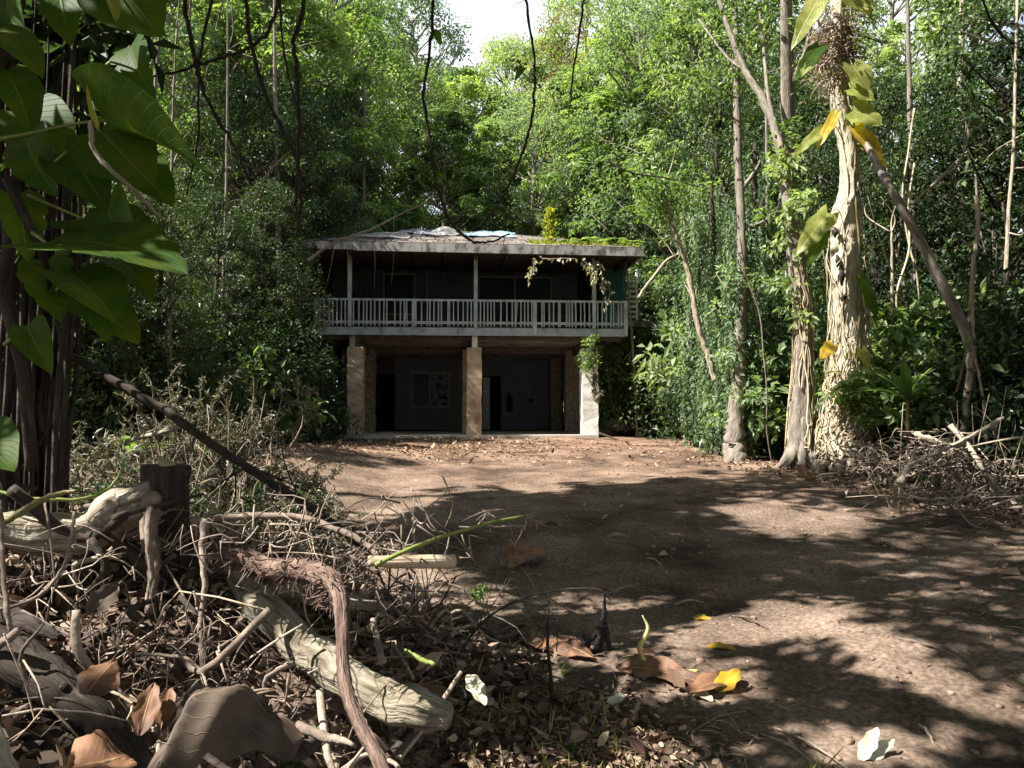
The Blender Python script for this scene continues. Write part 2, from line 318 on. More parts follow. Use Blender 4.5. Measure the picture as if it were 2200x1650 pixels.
X, Y_ = np.meshgrid(gx, gy); Z = ground(X, Y_)
near = smooth(12, 5, Y_) * smooth(-6, -3, X) * smooth(9, 5, X)
Z = Z + R.normal(0, .0055, Z.shape) * near + R.normal(0, .014, Z.shape) * near * smooth(.2, -.6, X)
nx, ny = len(gx), len(gy); i = np.arange(ny - 1)[:, None] * nx; j = np.arange(nx - 1)[None]
g = MB().add(np.stack([X, Y_, Z], -1).reshape(-1, 3), np.stack([i + j, i + j + 1, i + nx + j + 1, i + nx + j], -1).reshape(-1, 4))
me = make_mesh('ground', g); me.materials.append(soil()); go = bpy.data.objects.new('ground', me); COL.objects.link(go)
tag(go, kind='structure')
# ---------------------------------------------------------------- the house (local frame: u along the front, v into depth)
HY = 23.0; HA = math.radians(4)
HO = np.array([(1011 - CX) / F * HY, HY, 0.0])
HU = np.array([math.cos(HA), math.sin(HA), 0]); HV = np.array([-math.sin(HA), math.cos(HA), 0])
def hp(px, py, v):
    """local (u, z) seen at a pixel on the plane at depth v"""
    d = ray(px, py); o = np.array([0, 0, EYE]); t = np.dot(HO + HV * v - o, HV) / np.dot(d, HV); p = o + d * t
    return float(np.dot(p - HO, HU)), float(p[2])
def hworld(u, v, z): return HO + HU * u + HV * v + np.array([0, 0, z])
house = empty('house', HO, 'derelict two storey house with a pale grey balcony railing over an open undercroft', 'house', rz=HA)
def hpart(name, mb, m, parent=house, label=None, smoothf=False): return part(name, mb, m, parent, label, True, smoothf)
MH = {}
MH['fascia'] = mat('weathered_paint', [(.3, (.03, .025, .02)), (.42, (.11, .10, .09)), (.52, (.27, .26, .24)), (.8, (.42, .41, .39))], 3.2, .8, .3, 20, (1.1, 1, .6), dist=.01)
MH['rail'] = mat('rail_paint', [(.3, (.07, .085, .08)), (.42, (.30, .345, .335)), (.65, (.47, .52, .51))], 4.5, .6, .3, None, (1, 1, .5), detail=9)
MH['deckf'] = mat('deck_paint', [(.3, (.10, .12, .12)), (.45, (.30, .35, .37)), (.8, (.46, .51, .53))], 3.5, .65, .2, None, (1, 1, .6))
MH['wall'] = mat('teal_wall', [(.3, (.035, .055, .06)), (.7, (.055, .08, .085))], 1.5, .7, .1)
MH['wall_low'] = mat('grey_wall', [(.3, (.11, .125, .15)), (.7, (.16, .18, .21))], 1.5, .7, .1)
MH['pier'] = mat('pier_concrete', [(.28, (.22, .14, .085)), (.5, (.46, .35, .24)), (.75, (.60, .50, .38))], 3.5, .9, .4, 30, dist=.01)
MH['pier_white'] = mat('pier_white', [(.25, (.50, .47, .40)), (.6, (.80, .78, .73))], 4, .9, .5, 24, dist=.015)
MH['stone'] = mat('pier_stone', [(.3, (.10, .08, .06)), (.5, (.24, .20, .16)), (.7, (.38, .33, .27))], 9, .9, .8, 14, dist=.04)
MH['ceil'] = mat('ceiling_board', [(.28, (.07, .06, .045)), (.45, (.22, .195, .165)), (.7, (.36, .335, .30))], 1.4, .8, .2)
MH['beam'] = mat('beam_wood', [(.3, (.05, .042, .034)), (.7, (.17, .14, .115))], 4, .85, .3)
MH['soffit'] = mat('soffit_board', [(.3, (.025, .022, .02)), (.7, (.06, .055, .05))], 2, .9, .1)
MH['slab'] = mat('slab_concrete', [(.3, (.35, .29, .23)), (.7, (.58, .52, .44))], 2, .9, .2)
MH['glass'] = mat('dark_glass', [(.3, (.006, .008, .010)), (.7, (.02, .022, .026))], 2, .3, 0, spec=.2)
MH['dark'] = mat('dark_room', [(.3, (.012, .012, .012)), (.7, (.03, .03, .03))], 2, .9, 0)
MH['frame'] = mat('window_trim', [(.3, (.10, .105, .09)), (.7, (.18, .18, .16))], 3, .7, .1)
MH['frame_low'] = mat('window_trim_pale', [(.3, (.19, .20, .19)), (.7, (.32, .33, .31))], 3, .7, .1)
MH['door'] = mat('door_paint', [(.3, (.30, .36, .38)), (.7, (.5, .56, .58))], 2, .6, .1)
MH['roof'] = mat('roof_sheet', [(.25, (.05, .042, .036)), (.5, (.13, .11, .095)), (.75, (.28, .25, .22))], 1.6, .85, .4, 18, dist=.03)
SL = hp(1000, 935, 0)[1]; PT = hp(1000, 746, 0)[1]; DB = hp(1011, 721, 0)[1]; DT = hp(1011, 704, 0)[1]
UL = hp(675, 700, 0)[0]; UR = hp(1348, 700, 0)[0]
VB = 6.6                                     # back wall of the undercroft
# slab
hpart('slab', box(MB(), hp(748, 900, 0)[0] - .1, hp(1284, 900, 0)[0] + .0, -.12, VB + 4, SL - .5, SL), MH['slab'])
# piers
def pier(px0, px1, v, d, m, top, lab=None):
    u0 = hp(px0, 800, v)[0]; u1 = hp(px1, 800, v)[0]; b = MB()
    n = 14; zs = np.linspace(SL - .35, top, n)
    P = [((u0 + u1) / 2 + R.normal(0, .004), v + d / 2, z) for z in zs]
    hw = (u1 - u0) / 2; rings = []
    for k, z in enumerate(zs):
        o = R.normal(0, .008, 8); rings.append([(P[k][0] + sx * hw + o[q], v + d / 2 + sy * d / 2 + o[q + 4], z) for q, (sx, sy) in enumerate([(-1, -1), (1, -1), (1, 1), (-1, 1)])])
    V = np.array(rings).reshape(-1, 3); Fc = [(k * 4 + q, k * 4 + (q + 1) % 4, k * 4 + 4 + (q + 1) % 4, k * 4 + 4 + q) for k in range(n - 1) for q in range(4)] + [(4 * n - 4, 4 * n - 3, 4 * n - 2, 4 * n - 1)]
    return hpart('pier', b.add(V, Fc), m, label=lab)
pier(746, 780, .05, .5, MH['pier'], PT); pier(1003, 1035, .05, .46, MH['pier'], PT)
pier(1251, 1285, .05, .5, MH['pier_white'], PT, 'white painted front pier')
for pa, pb, v, m in ((783, 806, 3.1, 'stone'), (994, 1010, 3.1, 'pier'), (1215, 1250, 3.1, 'stone'), (1183, 1206, 5.9, 'stone')):
    pier(pa, pb, v, .45, MH[m], DB - .15)
# short stubs between pier and balcony
for px, mm in ((757, 'beam'), (1020, 'pier_white'), (1272, 'pier_white')):
    u = hp(px, 730, .1)[0]; hpart('post_stub', box(MB(), u - .08, u + .08, .09, .25, PT, DB + .002), MH[mm if mm != 'beam' else 'fascia'])
# deck, fascia, joists, ceiling
hpart('balcony_floor', box(MB(), UL + .03, UR - .03, .06, VB + 4, DT - .11, DT - .03), MH['beam'])
fb = MB(); box(fb, UL, UR, 0, .055, DB, DT); hpart('deck_fascia', fb, MH['deckf'])
fb = MB(); box(fb, UL, UL + .05, .058, VB + 3, DB + .02, DT - .002); box(fb, UR - .05, UR, .058, VB + 3, DB + .02, DT - .002); hpart('side_fascia', fb, MH['deckf'])
cb = MB(); u0 = hp(760, 740, .3)[0]; u1 = hp(1268, 740, .3)[0]
nb = 9
for k in range(nb):
    va = .5 + k * (VB - .5) / nb; box(cb, u0 + .05, u1 - .05, va, va + (VB - .5) / nb - .015, DB - .06 - .01 * (k % 2), DB + .0)
hpart('undercroft_ceiling', cb, MH['ceil'])
bb = MB()
for px in (763, 1019, 1266):
    u = hp(px, 740, .3)[0]; box(bb, u - .11, u + .11, .28, VB, PT - .02, DB - .075)
box(bb, UL + .2, UR - .2, .26, .42, DB - .11, DB - .003)
for v in (3.2, 5.0): box(bb, u0, u1, v, v + .2, DB - .3, DB - .078)
hpart('beam', bb, MH['beam'])
# undercroft back wall with window, doorway and open door
ub0 = hp(800, 850, VB)[0] - .6; ub1 = hp(1205, 850, VB)[0] + .1
zc = DB - .08
wb = MB()
dl0, dz = hp(806, 775, VB); dl1 = hp(849, 775, VB)[0]
w0, wt = hp(888, 803, VB); w1, wbm = hp(963, 872, VB)
r0, rt = hp(1036, 808, VB); r1 = hp(1076, 808, VB)[0]
for a, b_, c, d in ((ub0, dl0, SL, zc), (dl1, w0, SL, zc), (w0, w1, SL, wbm), (w0, w1, wt, zc), (w1, r0, SL, zc), (r0, r1, rt, zc), (r1, ub1, SL, zc), (dl0, dl1, zc - .12, zc)):
    n = max(1, int((b_ - a) / .3)); e = np.linspace(a, b_, n + 1)
    for q in range(n): box(wb, e[q] + (.004 if q else 0), e[q + 1], VB + (.004 if q % 2 else 0), VB + .12, c, d)
hpart('undercroft_wall', wb, MH['wall_low'])
sw = MB(); box(sw, ub0 - .1, ub0, 3.6, VB + .1, SL, zc); hpart('side_wall', sw, MH['wall_low'])
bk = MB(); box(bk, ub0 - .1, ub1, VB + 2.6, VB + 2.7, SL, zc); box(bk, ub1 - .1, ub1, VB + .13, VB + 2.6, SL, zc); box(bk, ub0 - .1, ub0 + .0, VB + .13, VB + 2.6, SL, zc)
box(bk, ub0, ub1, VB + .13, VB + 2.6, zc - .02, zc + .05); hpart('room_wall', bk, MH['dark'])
def window(name, u0, u1, z0, z1, v, mull=(), pane='glass', fw=.06, lab=None, paned=None, fm='frame'):
    b = MB(); box(b, u0 - fw, u1 + fw, v - .03, v + .06, z1, z1 + fw); box(b, u0 - fw, u1 + fw, v - .03, v + .06, z0 - fw, z0)
    box(b, u0 - fw, u0, v - .03, v + .06, z0, z1); box(b, u1, u1 + fw, v - .03, v + .06, z0, z1)
    for m_ in mull: box(b, m_ - fw / 2, m_ + fw / 2, v - .025, v + .055, z0, z1)
    o = hpart(name, b, MH[fm], label=lab); e = [u0] + list(mull) + [u1]
    for q in range(len(e) - 1):
        pn = MB(); box(pn, e[q], e[q + 1], v + .02, v + .03, z0, z1); hpart('pane', pn, MH['glass'] if not paned or not paned[q] else paned[q], o)
    return o
M['curtain'] = mat('torn_curtain', [(.42, (.02, .022, .025)), (.55, (.22, .24, .26))], 5, .8, .1)
um = (w0 + w1) / 2
window('window', w0, w1, wbm, wt, VB, (um - .03,), fm='frame_low', paned=(None, M['curtain']), lab='undercroft window with a torn covering in one half')
dd = MB(); dt = hp(830, 803, VB)[1]; box(dd, dl0, dl1, VB + .03, VB + .08, dt - .0, zc - .12); hpart('door_head', dd, MH['beam'])
dr = MB(); ud = hp(1038, 850, VB)[0]; box(dr, r0 + .02, r0 + .30, VB + .06, VB + .10, SL + .03, rt - .05)
for za, zb in ((SL + .25, SL + 1.0), (SL + 1.15, rt - .25)): box(dr, r0 + .07, r0 + .25, VB + .052, VB + .059, za, zb)
dro = hpart('door', dr, MH['door'], label='white panelled door standing half open')
kb = MB(); tube(kb, [(r0 + .27, VB + .05, SL + 1), (r0 + .27, VB + .0, SL + 1)], .03, 6); hpart('handle', kb, MH['frame'], dro)
hpart('door_frame', box(box(MB(), r1, r1 + .07, VB - .03, VB + .01, SL, rt), r0 - .07, r1 + .07, VB - .035, VB + .01, rt, rt + .07), MH['frame'])
pb = MB(); pu, pz = hp(1095, 868, VB - .1); box(pb, pu - .12, pu + .12, VB - .12, VB - .01, pz - .3, pz + .28); box(pb, pu - .06, pu + .06, VB - .16, VB - .005, pz + .28, pz + .42); hpart('meter_box', pb, MH['dark'])
pb = MB(); pu, pz = hp(1141, 860, VB - .1); box(pb, pu - .09, pu + .09, VB - .06, VB - .01, pz - .06, pz + .06); hpart('outlet_box', pb, MH['dark'])
# upper storey wall, set back from the railing
VU = 2.6
RT = hp(1011, 540, -.6)[1]
u_l = hp(716, 600, VU)[0]; u_r = hp(1240, 600, VU)[0]
wl0, wlt = hp(827, 590, VU); wl1 = hp(889, 590, VU)[0]; wl_b = DT + .75
wr0, wrt = hp(1030, 597, VU); wr1 = hp(1182, 597, VU)[0]; wr_b = DT + .35
uw = MB(); top = RT + .3
for a, b_, c, d in ((u_l, wl0, DT - .02, top), (wl0, wl1, DT - .02, wl_b), (wl0, wl1, wlt, top), (wl1, wr0, DT - .02, top), (wr0, wr1, DT - .02, wr_b), (wr0, wr1, wrt, top), (wr1, u_r, DT - .02, top)):
    n = max(1, int((b_ - a) / .42)); e = np.linspace(a, b_, n + 1)
    for q in range(n): box(uw, e[q] + (.012 if q else 0), e[q + 1], VU, VU + .12, c, d)
box(uw, u_l, u_r, VU + .02, VU + .03, DT, wl_b - .01)
hpart('upper_wall', uw, MH['wall'])
window('window', wl0, wl1, wl_b, wlt, VU, (), lab='small square upper window')
window('window', wr0, wr1, wr_b, wrt, VU, ((wr0 + wr1) / 2,), lab='wide upper window')
tb = MB(); tu = hp(918, 600, VU - .05)[0]; box(tb, tu - .025, tu + .025, VU - .05, VU - .01, DT, top); hpart('wall_trim', tb, MH['frame'])
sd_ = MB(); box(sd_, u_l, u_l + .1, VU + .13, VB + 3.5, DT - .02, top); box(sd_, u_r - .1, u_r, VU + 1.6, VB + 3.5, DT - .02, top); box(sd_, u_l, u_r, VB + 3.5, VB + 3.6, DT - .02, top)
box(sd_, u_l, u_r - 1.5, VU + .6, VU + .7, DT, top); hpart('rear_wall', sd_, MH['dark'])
tp = MB(); ta = hp(1293, 600, 1.7)[0]; tb_ = hp(1345, 600, 1.7)[0]
for q in range(4):
    e = np.linspace(ta, tb_, 5); box(tp, e[q] + .008, e[q + 1], 1.7, 1.78, DT - .02, top)
M['teal'] = mat('teal_panel', [(.3, (.03, .12, .12)), (.7, (.05, .17, .16))], 1.5, .7, .1)
hpart('teal_panel', tp, M['teal'], label='teal boarded end panel')
# posts to the roof
for px in (752, 1022, 1276):
    u = hp(px, 600, .12)[0]; hpart('roof_post', box(MB(), u - .055, u + .055, .06, .17, DT - .03, RT + .12), MH['rail'])
# railing
rt_z = hp(1011, 645, 0)[1]; rb_z = hp(1011, 693, 0)[1]
rb = MB(); box(rb, UL, UR, -.045, .055, rt_z - .04, rt_z + .02); box(rb, UL, UR, -.02, .03, rb_z - .05, rb_z + .03)
rb2 = MB()
rail = hpart('railing', rb, MH['rail'])
for px, wd in ((679, .055), (752, .05), (889, .055), (1022, .05), (1149, .055), (1276, .05), (1344, .055)):
    u = hp(px, 680, 0)[0]; u = min(max(u, UL + .06), UR - .06); hpart('railing_post', box(MB(), u - wd, u + wd, -.06, -.002 if wd < .053 else .04, DB + .03 if wd > .053 else DT, rt_z - .041 + (.03 if wd < 0 else 0)), MH['rail'], rail)
nbal = 74; us = np.linspace(UL + .17, UR - .17, nbal)
bme = None
for k, u in enumerate(us):
    if bme is None:
        b0 = hpart('baluster', box(MB(), -.018, .018, -.0215, .0245, rb_z - .12, rt_z - .042), MH['rail'], rail); bme = b0; b0.location = (u, -.022, 0)
    else:
        b1 = bme.copy(); COL.objects.link(b1); b1.parent = rail; b1.location = (u + R.normal(0, .006), -.022, 0); b1.rotation_euler = (0, R.normal(0, .006) + (.09 if k in (17, 44) else 0), R.normal(0, .05)); b1.scale = (R.uniform(.85, 1.1), 1, 1)
# side rails running back, left and right
for u, n in ((UL, 'side_railing'), (UR, 'side_railing')):
    b = MB(); s = 1 if u < 0 else -1
    box(b, u + (0 if s > 0 else -.06), u + (.06 if s > 0 else 0), .06, VU + .0, rt_z - .04, rt_z + .015); box(b, u + (.01 if s > 0 else -.05), u + (.05 if s > 0 else -.01), .06, VU, rb_z - .04, rb_z + .02)
    so_ = hpart(n, b, MH['rail'])
    for k in range(14):
        v = .2 + k * .17; hpart('baluster', box(MB(), u + (.015 if s > 0 else -.045), u + (.045 if s > 0 else -.015), v, v + .035, rb_z + .021, rt_z - .041), MH['rail'], so_)
# side landing at the right with thin props
lu0 = UR + .02; lu1 = hp(1425, 700, 1.8)[0]; lz = hp(1390, 692, 1.8)[1]
land = hpart('side_landing', box(box(MB(), lu0, lu1, 1.5, 3.2, lz - .08, lz), lu0, lu1, 1.44, 1.497, lz - .2, lz - .002), MH['fascia'])
for px in (1359, 1374):
    u = hp(px, 800, 2.2)[0]; t_ = MB(); tube(t_, [(u, 2.2, lz - .21), (u + .02, 2.2, 2), (u - .02, 2.2, .5)], .05, 8, rough=.05); hpart('prop', t_, M['bark_grey'], land)
tr = MB(); u0_ = hp(1352, 600, 1.9)[0]; u1_ = hp(1368, 600, 1.9)[0]; za = hp(1360, 585, 1.9)[1]
box(tr, u1_ - .03, u1_ + .03, 1.9, 1.96, lz, za + .1)
for k in range(9): box(tr, u0_ - .05, u1_ - .032, 1.91, 1.95, lz + .15 + k * .17, lz + .22 + k * .17)
hpart('landing_rail', tr, MH['pier_white'])
# roof: low hip
E0 = hp(653, 530, -.62)[0]; E1 = hp(1382, 530, -.62)[0]; ez0 = hp(653, 536, -.62)[1]; ez1 = hp(1382, 551, -.62)[1]
EV0 = -.62; EV1 = 10.6; ezb = (ez0 + ez1) / 2; eh = .26
ra0 = hp(915, 500, 5)[0]; ra1 = hp(1075, 500, 5)[0]; rz_ = hp(960, 496, 5)[1]
tz0 = ez0 + eh; tz1 = ez1 + eh
def roofgrid():
    n = 40; m_ = 20; out = []
    for jv in range(m_ + 1):
        v = EV0 - .04 + (5 - EV0) * jv / m_
        for iu in range(n + 1):
            f = iu / n; u = E0 - .04 + (E1 - E0 + .08) * f; base = tz0 + (tz1 - tz0) * f + .012
            s = jv / m_; side = min((u - E0 + .04) / (ra0 - E0), (E1 + .04 - u) / (E1 - ra1), 1)
            z = base + (rz_ - tz0) * min(s, max(side, 0)) + .015 * math.sin(u * 5 + v * 2) * min(1, 4 * s)
            out.append((u, v, z))
    Fc = [(a * (n + 1) + b, a * (n + 1) + b + 1, (a + 1) * (n + 1) + b + 1, (a + 1) * (n + 1) + b) for a in range(m_) for b in range(n)]
    return out, Fc
V, Fc = roofgrid(); rf = MB().add(V, Fc)
V2 = [(u, 10 - v, z) for u, v, z in V]; rf.add(V2, [q[::-1] for q in Fc]); roof = hpart('roof', rf, MH['roof'], smoothf=True)
def slant(mb, u0, u1, v0, v1, zb0, zb1, h):
    return mb.add([(u0, v0, zb0), (u1, v0, zb1), (u1, v1, zb1), (u0, v1, zb0), (u0, v0, zb0 + h), (u1, v0, zb1 + h), (u1, v1, zb1 + h), (u0, v1, zb0 + h)],
                  [(0, 3, 2, 1), (4, 5, 6, 7), (0, 1, 5, 4), (1, 2, 6, 5), (2, 3, 7, 6), (3, 0, 4, 7)])
um_ = hp(758, 530, EV0)[0]; zm = ez0 + (ez1 - ez0) * (um_ - E0) / (E1 - E0)
fa = MB(); slant(fa, E0, um_ - .012, EV0 - .03, EV0 + .03, ez0 + .03, zm + .03, eh - .03); slant(fa, um_, E1, EV0 - .04, EV0 + .02, zm, ez1, eh)
slant(fa, E0, E0 + .05, EV0 + .032, EV1, ez0, ez0, eh - .02); slant(fa, E1 - .05, E1, EV0 + .032, EV1, ez1, ez1, eh - .02)
hpart('fascia_board', fa, MH['fascia'], roof)
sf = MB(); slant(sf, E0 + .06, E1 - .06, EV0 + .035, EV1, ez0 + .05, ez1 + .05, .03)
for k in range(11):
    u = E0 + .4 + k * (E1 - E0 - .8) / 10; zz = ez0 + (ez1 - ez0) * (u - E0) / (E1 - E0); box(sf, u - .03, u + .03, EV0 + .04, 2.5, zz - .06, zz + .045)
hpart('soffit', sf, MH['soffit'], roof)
# things lying on the roof
def roof_z(u, v):
    f = (u - E0) / (E1 - E0); base = tz0 + (tz1 - tz0) * f; side = max(min((u - E0) / (ra0 - E0), (E1 - u) / (E1 - ra1), 1), 0)
    return base + (rz_ - tz0) * min((v - EV0) / (5 - EV0), side)
def sheet(name, px0, px1, v0, v1, h, m, lab, cat, seed, rough=.02):
    rg = np.random.default_rng(seed); u0 = hp(px0, 505, v0)[0]; u1 = hp(px1, 505, v0)[0]; n = 18; P = []
    ph = rg.uniform(0, 6, 4)
    for j_ in range(n):
        for i_ in range(n):
            a = i_ / (n - 1); b_ = j_ / (n - 1); u = u0 + (u1 - u0) * a + .12 * math.sin(b_ * 5 + ph[0]); v = v0 + (v1 - v0) * b_ + .15 * math.sin(a * 4 + ph[1])
            z = roof_z(u, v) + .04 + h * math.sin(a * PI) * math.sin(b_ * PI) + rough * (1 + math.sin(a * 13 + ph[2] + b_ * 4)) + rough * .6 * (1 + math.sin(b_ * 17 + a * 6 + ph[3]))
            P.append(hworld(u, v, z))
    Fc = [(a * n + b_, a * n + b_ + 1, (a + 1) * n + b_ + 1, (a + 1) * n + b_) for a in range(n - 1) for b_ in range(n - 1)]
    b2 = MB().add(np.array(P), Fc); lo = np.array(P) - [0, 0, .02]; b2.add(lo, [q[::-1] for q in Fc]); return thing(name, b2, m, lab, cat)
M['tarp_blue'] = mat('tarp_blue', [(.3, (.16, .27, .35)), (.7, (.33, .44, .48))], 2, .5, .2)
M['tarp_grey'] = mat('tarp_grey', [(.35, (.17, .19, .22)), (.65, (.35, .38, .43))], 2, .5, .2)
M['tarp_white'] = mat('tarp_white', [(.35, (.13, .12, .11)), (.6, (.33, .315, .30))], 4, .6, .3)
sheet('tarp', 1005, 1110, 2.0, 4.4, .05, M['tarp_blue'], 'pale blue tarpaulin crumpled on the roof, right of the white sheet', 'tarpaulin', 1)
sheet('tarp', 855, 930, 2.6, 4.6, .05, M['tarp_grey'], 'blue grey tarpaulin on the roof, left of the raised white sheet', 'tarpaulin', 2)
sheet('tarp', 745, 870, .6, 3.6, .03, M['tarp_white'], 'long grey white sheet spread over the left slope of the roof', 'tarpaulin', 3, .012)
sheet('roofing_sheet', 915, 985, 2.2, 4.0, .22, M['tarp_white'], 'raised white bent sheet at the top of the roof', 'sheet', 4, .015)
# ---------------------------------------------------------------- foliage generators (local frame, base at the origin)
def puff_leaves(mb, C, rad, n, Ln, Wd, rg, style='plain'):
    """clumps of leaves round the centres C"""
    k = len(C); c = np.repeat(C, n, 0); r = np.repeat(np.broadcast_to(rad, (k,)), n)[:, None]
    cl = np.repeat(rg.random(k), n)
    d = rdir(k * n, rg); d[:, 2] = d[:, 2] * .8 + .12; d = unit(d)
    pos = c + d * r * rg.uniform(.35, 1.0, (k * n, 1)) * np.array([1, 1, .75])
    if style == 'rosette':
        m = 7; N0 = unit(d * .6 + np.array([0, 0, .9]) + rg.normal(0, .3, d.shape)); t = unit(np.cross(N0, rdir(k * n, rg))); b = np.cross(N0, t)
        th = (np.arange(m) / m * 2 * PI)[None, :] + rg.uniform(0, 6, (k * n, 1))
        A = (np.cos(th)[..., None] * t[:, None] + np.sin(th)[..., None] * b[:, None] - .35 * N0[:, None] * rg.uniform(0, 1.4, (k * n, 1, 1))).reshape(-1, 3)
        C2 = np.repeat(pos, m, 0) + A * Ln * .12; N = np.repeat(N0, m, 0) + rg.normal(0, .2, A.shape); cl = np.repeat(cl, m); nn = len(A)
        leafset(mb, C2, A, N, Ln * rg.uniform(.7, 1.15, nn), Wd * rg.uniform(.8, 1.2, nn), .15, rg, np.clip(cl * .6 + rg.uniform(0, .4, nn), 0, 1))
    else:
        A = d * .6 + rg.normal(0, .6, d.shape) + np.array([0, 0, -.25 if style == 'plain' else -.9])
        N = d * .5 + np.array([0, 0, .8]) + rg.normal(0, .35, d.shape); nn = len(A)
        leafset(mb, pos, A, N, Ln * rg.uniform(.6, 1.2, nn), Wd * rg.uniform(.7, 1.2, nn), .18, rg, np.clip(cl * .6 + rg.uniform(0, .4, nn), 0, 1))
def make_tree(H, Rc, zlow, npuff, nleaf, Ln, Wd, leaf, bark, seed, style='plain', tr=.22, puffr=(.5, .92), lean=.3, shape=1.0):
    rg = np.random.default_rng(seed)
    root = empty('tree', (0, 0, 0)); zs = np.linspace(0, H * .93, 8)
    P = np.stack([np.cumsum(rg.normal(0, lean * .5, 8)), np.cumsum(rg.normal(0, lean * .5, 8)), zs], 1); P[0, :2] = 0
    tb = MB(); tube(tb, P, np.array([1.35, 1, .9, .8, .7, .55, .4, .15]) * tr, 8, 4, .05, flute=.05, rg=rg)
    t = (np.arange(npuff) + rg.random(npuff)) / npuff; z = zlow + (H - zlow) * t ** .9
    env = Rc * np.sin(np.clip(t * .86 + .14, 0, 1) ** shape * PI) ** .55
    th = rg.uniform(0, 2 * PI, npuff); rr = env * np.sqrt(rg.uniform(.15, 1, npuff))
    px = np.interp(z, zs, P[:, 0]); py = np.interp(z, zs, P[:, 1])
    C = np.stack([px + rr * np.cos(th), py + rr * np.sin(th), z], 1)
    for q in range(0, npuff, 2):
        z0 = max(z[q] - rr[q] * .7 - .4, .5); s = np.array([np.interp(z0, zs, P[:, 0]), np.interp(z0, zs, P[:, 1]), z0]); e = C[q]
        m = (s + e) / 2 + rg.normal(0, .2, 3) + [0, 0, -.1]; tube(tb, [s, m, e], np.array([.3, .2, .06]) * tr, 4, 3, rg=rg)
    part('trunk', tb, M[bark], root)
    lb = MB(); puff_leaves(lb, C, rg.uniform(*puffr, npuff), nleaf, Ln, Wd, rg, style); part('crown', lb, M[leaf], root, smoothf=False)
    return root
def make_shrub(Hh, Rr, npuff, nleaf, Ln, Wd, leaf, seed, style='plain', name='shrub', nst=7):
    rg = np.random.default_rng(seed); root = empty(name, (0, 0, 0)); C = []
    sb = MB()
    for q in range(npuff):
        d = rdir(1, rg)[0]; d[2] = abs(d[2]); f = rg.uniform(.4, 1); C.append(d * [Rr, Rr, Hh] * f + [0, 0, .1])
        if q < nst * 2: tube(sb, [[rg.normal(0, .05), rg.normal(0, .05), -.05], d * [Rr, Rr, Hh] * f * .5 + rg.normal(0, .08, 3), C[-1]], [.02, .015, .006], 4, 3, rg=rg)
    part('stem', sb, M['twig'], root)
    lb = MB(); puff_leaves(lb, np.array(C), .42 * min(Rr, Hh) ** .5, nleaf, Ln, Wd, rg, style); part('foliage', lb, M[leaf], root, smoothf=False)
    return root
def make_drape(H, Rr, nst, leaf, seed, Ln=.2, Wd=.07, bark='bark_dark', name='vine_covered_tree', z0=.6, lo=(1, 4)):
    """trunk hidden under hanging curtains of leaves"""
    rg = np.random.default_rng(seed); root = empty(name, (0, 0, 0))
    tb = MB(); tube(tb, [(0, 0, -.1), (0, 0, .8), (rg.normal(0, .15), 0, H * .5), (rg.normal(0, .3), 0, H)], [.3, .2, .14, .05], 9, 6, .06, flute=.1, rg=rg); part('trunk', tb, M[bark], root)
    C = []; A = []; cl = []
    for s in range(nst):
        th = rg.uniform(0, 2 * PI); z = rg.uniform(z0 + .8, H); r = Rr * rg.uniform(.25, 1) * (1 - .4 * abs(z / H - .5)); l = rg.uniform(*lo); l = min(l, z - .3); n = int(l / .06)
        zz = z - np.linspace(0, l, n); out = r * (1 - .25 * np.linspace(0, 1, n))
        C.append(np.stack([out * math.cos(th) + rg.normal(0, .05, n), out * math.sin(th) + rg.normal(0, .05, n), zz], 1))
        a = rg.normal(0, .55, (n, 3)); a[:, 0] += math.cos(th) * .5; a[:, 1] += math.sin(th) * .5; a[:, 2] -= 1; A.append(a); cl += [rg.random()] * n
    C = np.concatenate(C); A = np.concatenate(A); N = C * [1, 1, 0] + rg.normal(0, .4, C.shape) + [0, 0, .5]; n = len(C)
    lb = MB(); leafset(lb, C, A, N, Ln * rg.uniform(.6, 1.3, n), Wd * rg.uniform(.7, 1.3, n), .15, rg, np.clip(np.array(cl) * .6 + rg.uniform(0, .4, n), 0, 1))
    part('vines', lb, M[leaf], root, smoothf=False); return root
def make_fern(seed, leaf='leaf_fresh', L_=.9, nf=12, name='fern'):
    rg = np.random.default_rng(seed); root = empty(name, (0, 0, 0)); sb = MB(); C = []; A = []; N = []; LL = []
    for f in range(nf):
        th = rg.uniform(0, 2 * PI); l = L_ * rg.uniform(.7, 1.2); s = np.linspace(0, 1, 26); o = l * s * .9; z = l * (1.1 * s - .95 * s ** 2) * rg.uniform(.6, 1.1)
        P = np.stack([o * math.cos(th), o * math.sin(th), z], 1); tube(sb, P[::6], .006, 3, 3, rg=rg)
        T = unit(np.gradient(P, axis=0)); B = unit(np.cross(T, [0, 0, 1]))
        for sgn in (-1, 1):
            C.append(P[2:]); A.append(B[2:] * sgn + T[2:] * .35 + [0, 0, -.15]); N.append(np.tile([0, 0, 1.], (24, 1)) + rg.normal(0, .1, (24, 3))); LL.append(.26 * l * np.sin(s[2:] * PI * .93 + .15) + .02)
    part('stem', sb, M['stem_green'], root); lb = MB(); C, A, N = map(np.concatenate, (C, A, N)); LL = np.concatenate(LL)
    leafset(lb, C, A, N, LL, .045, .05, rg); part('frond', lb, M[leaf], root, smoothf=False); return root
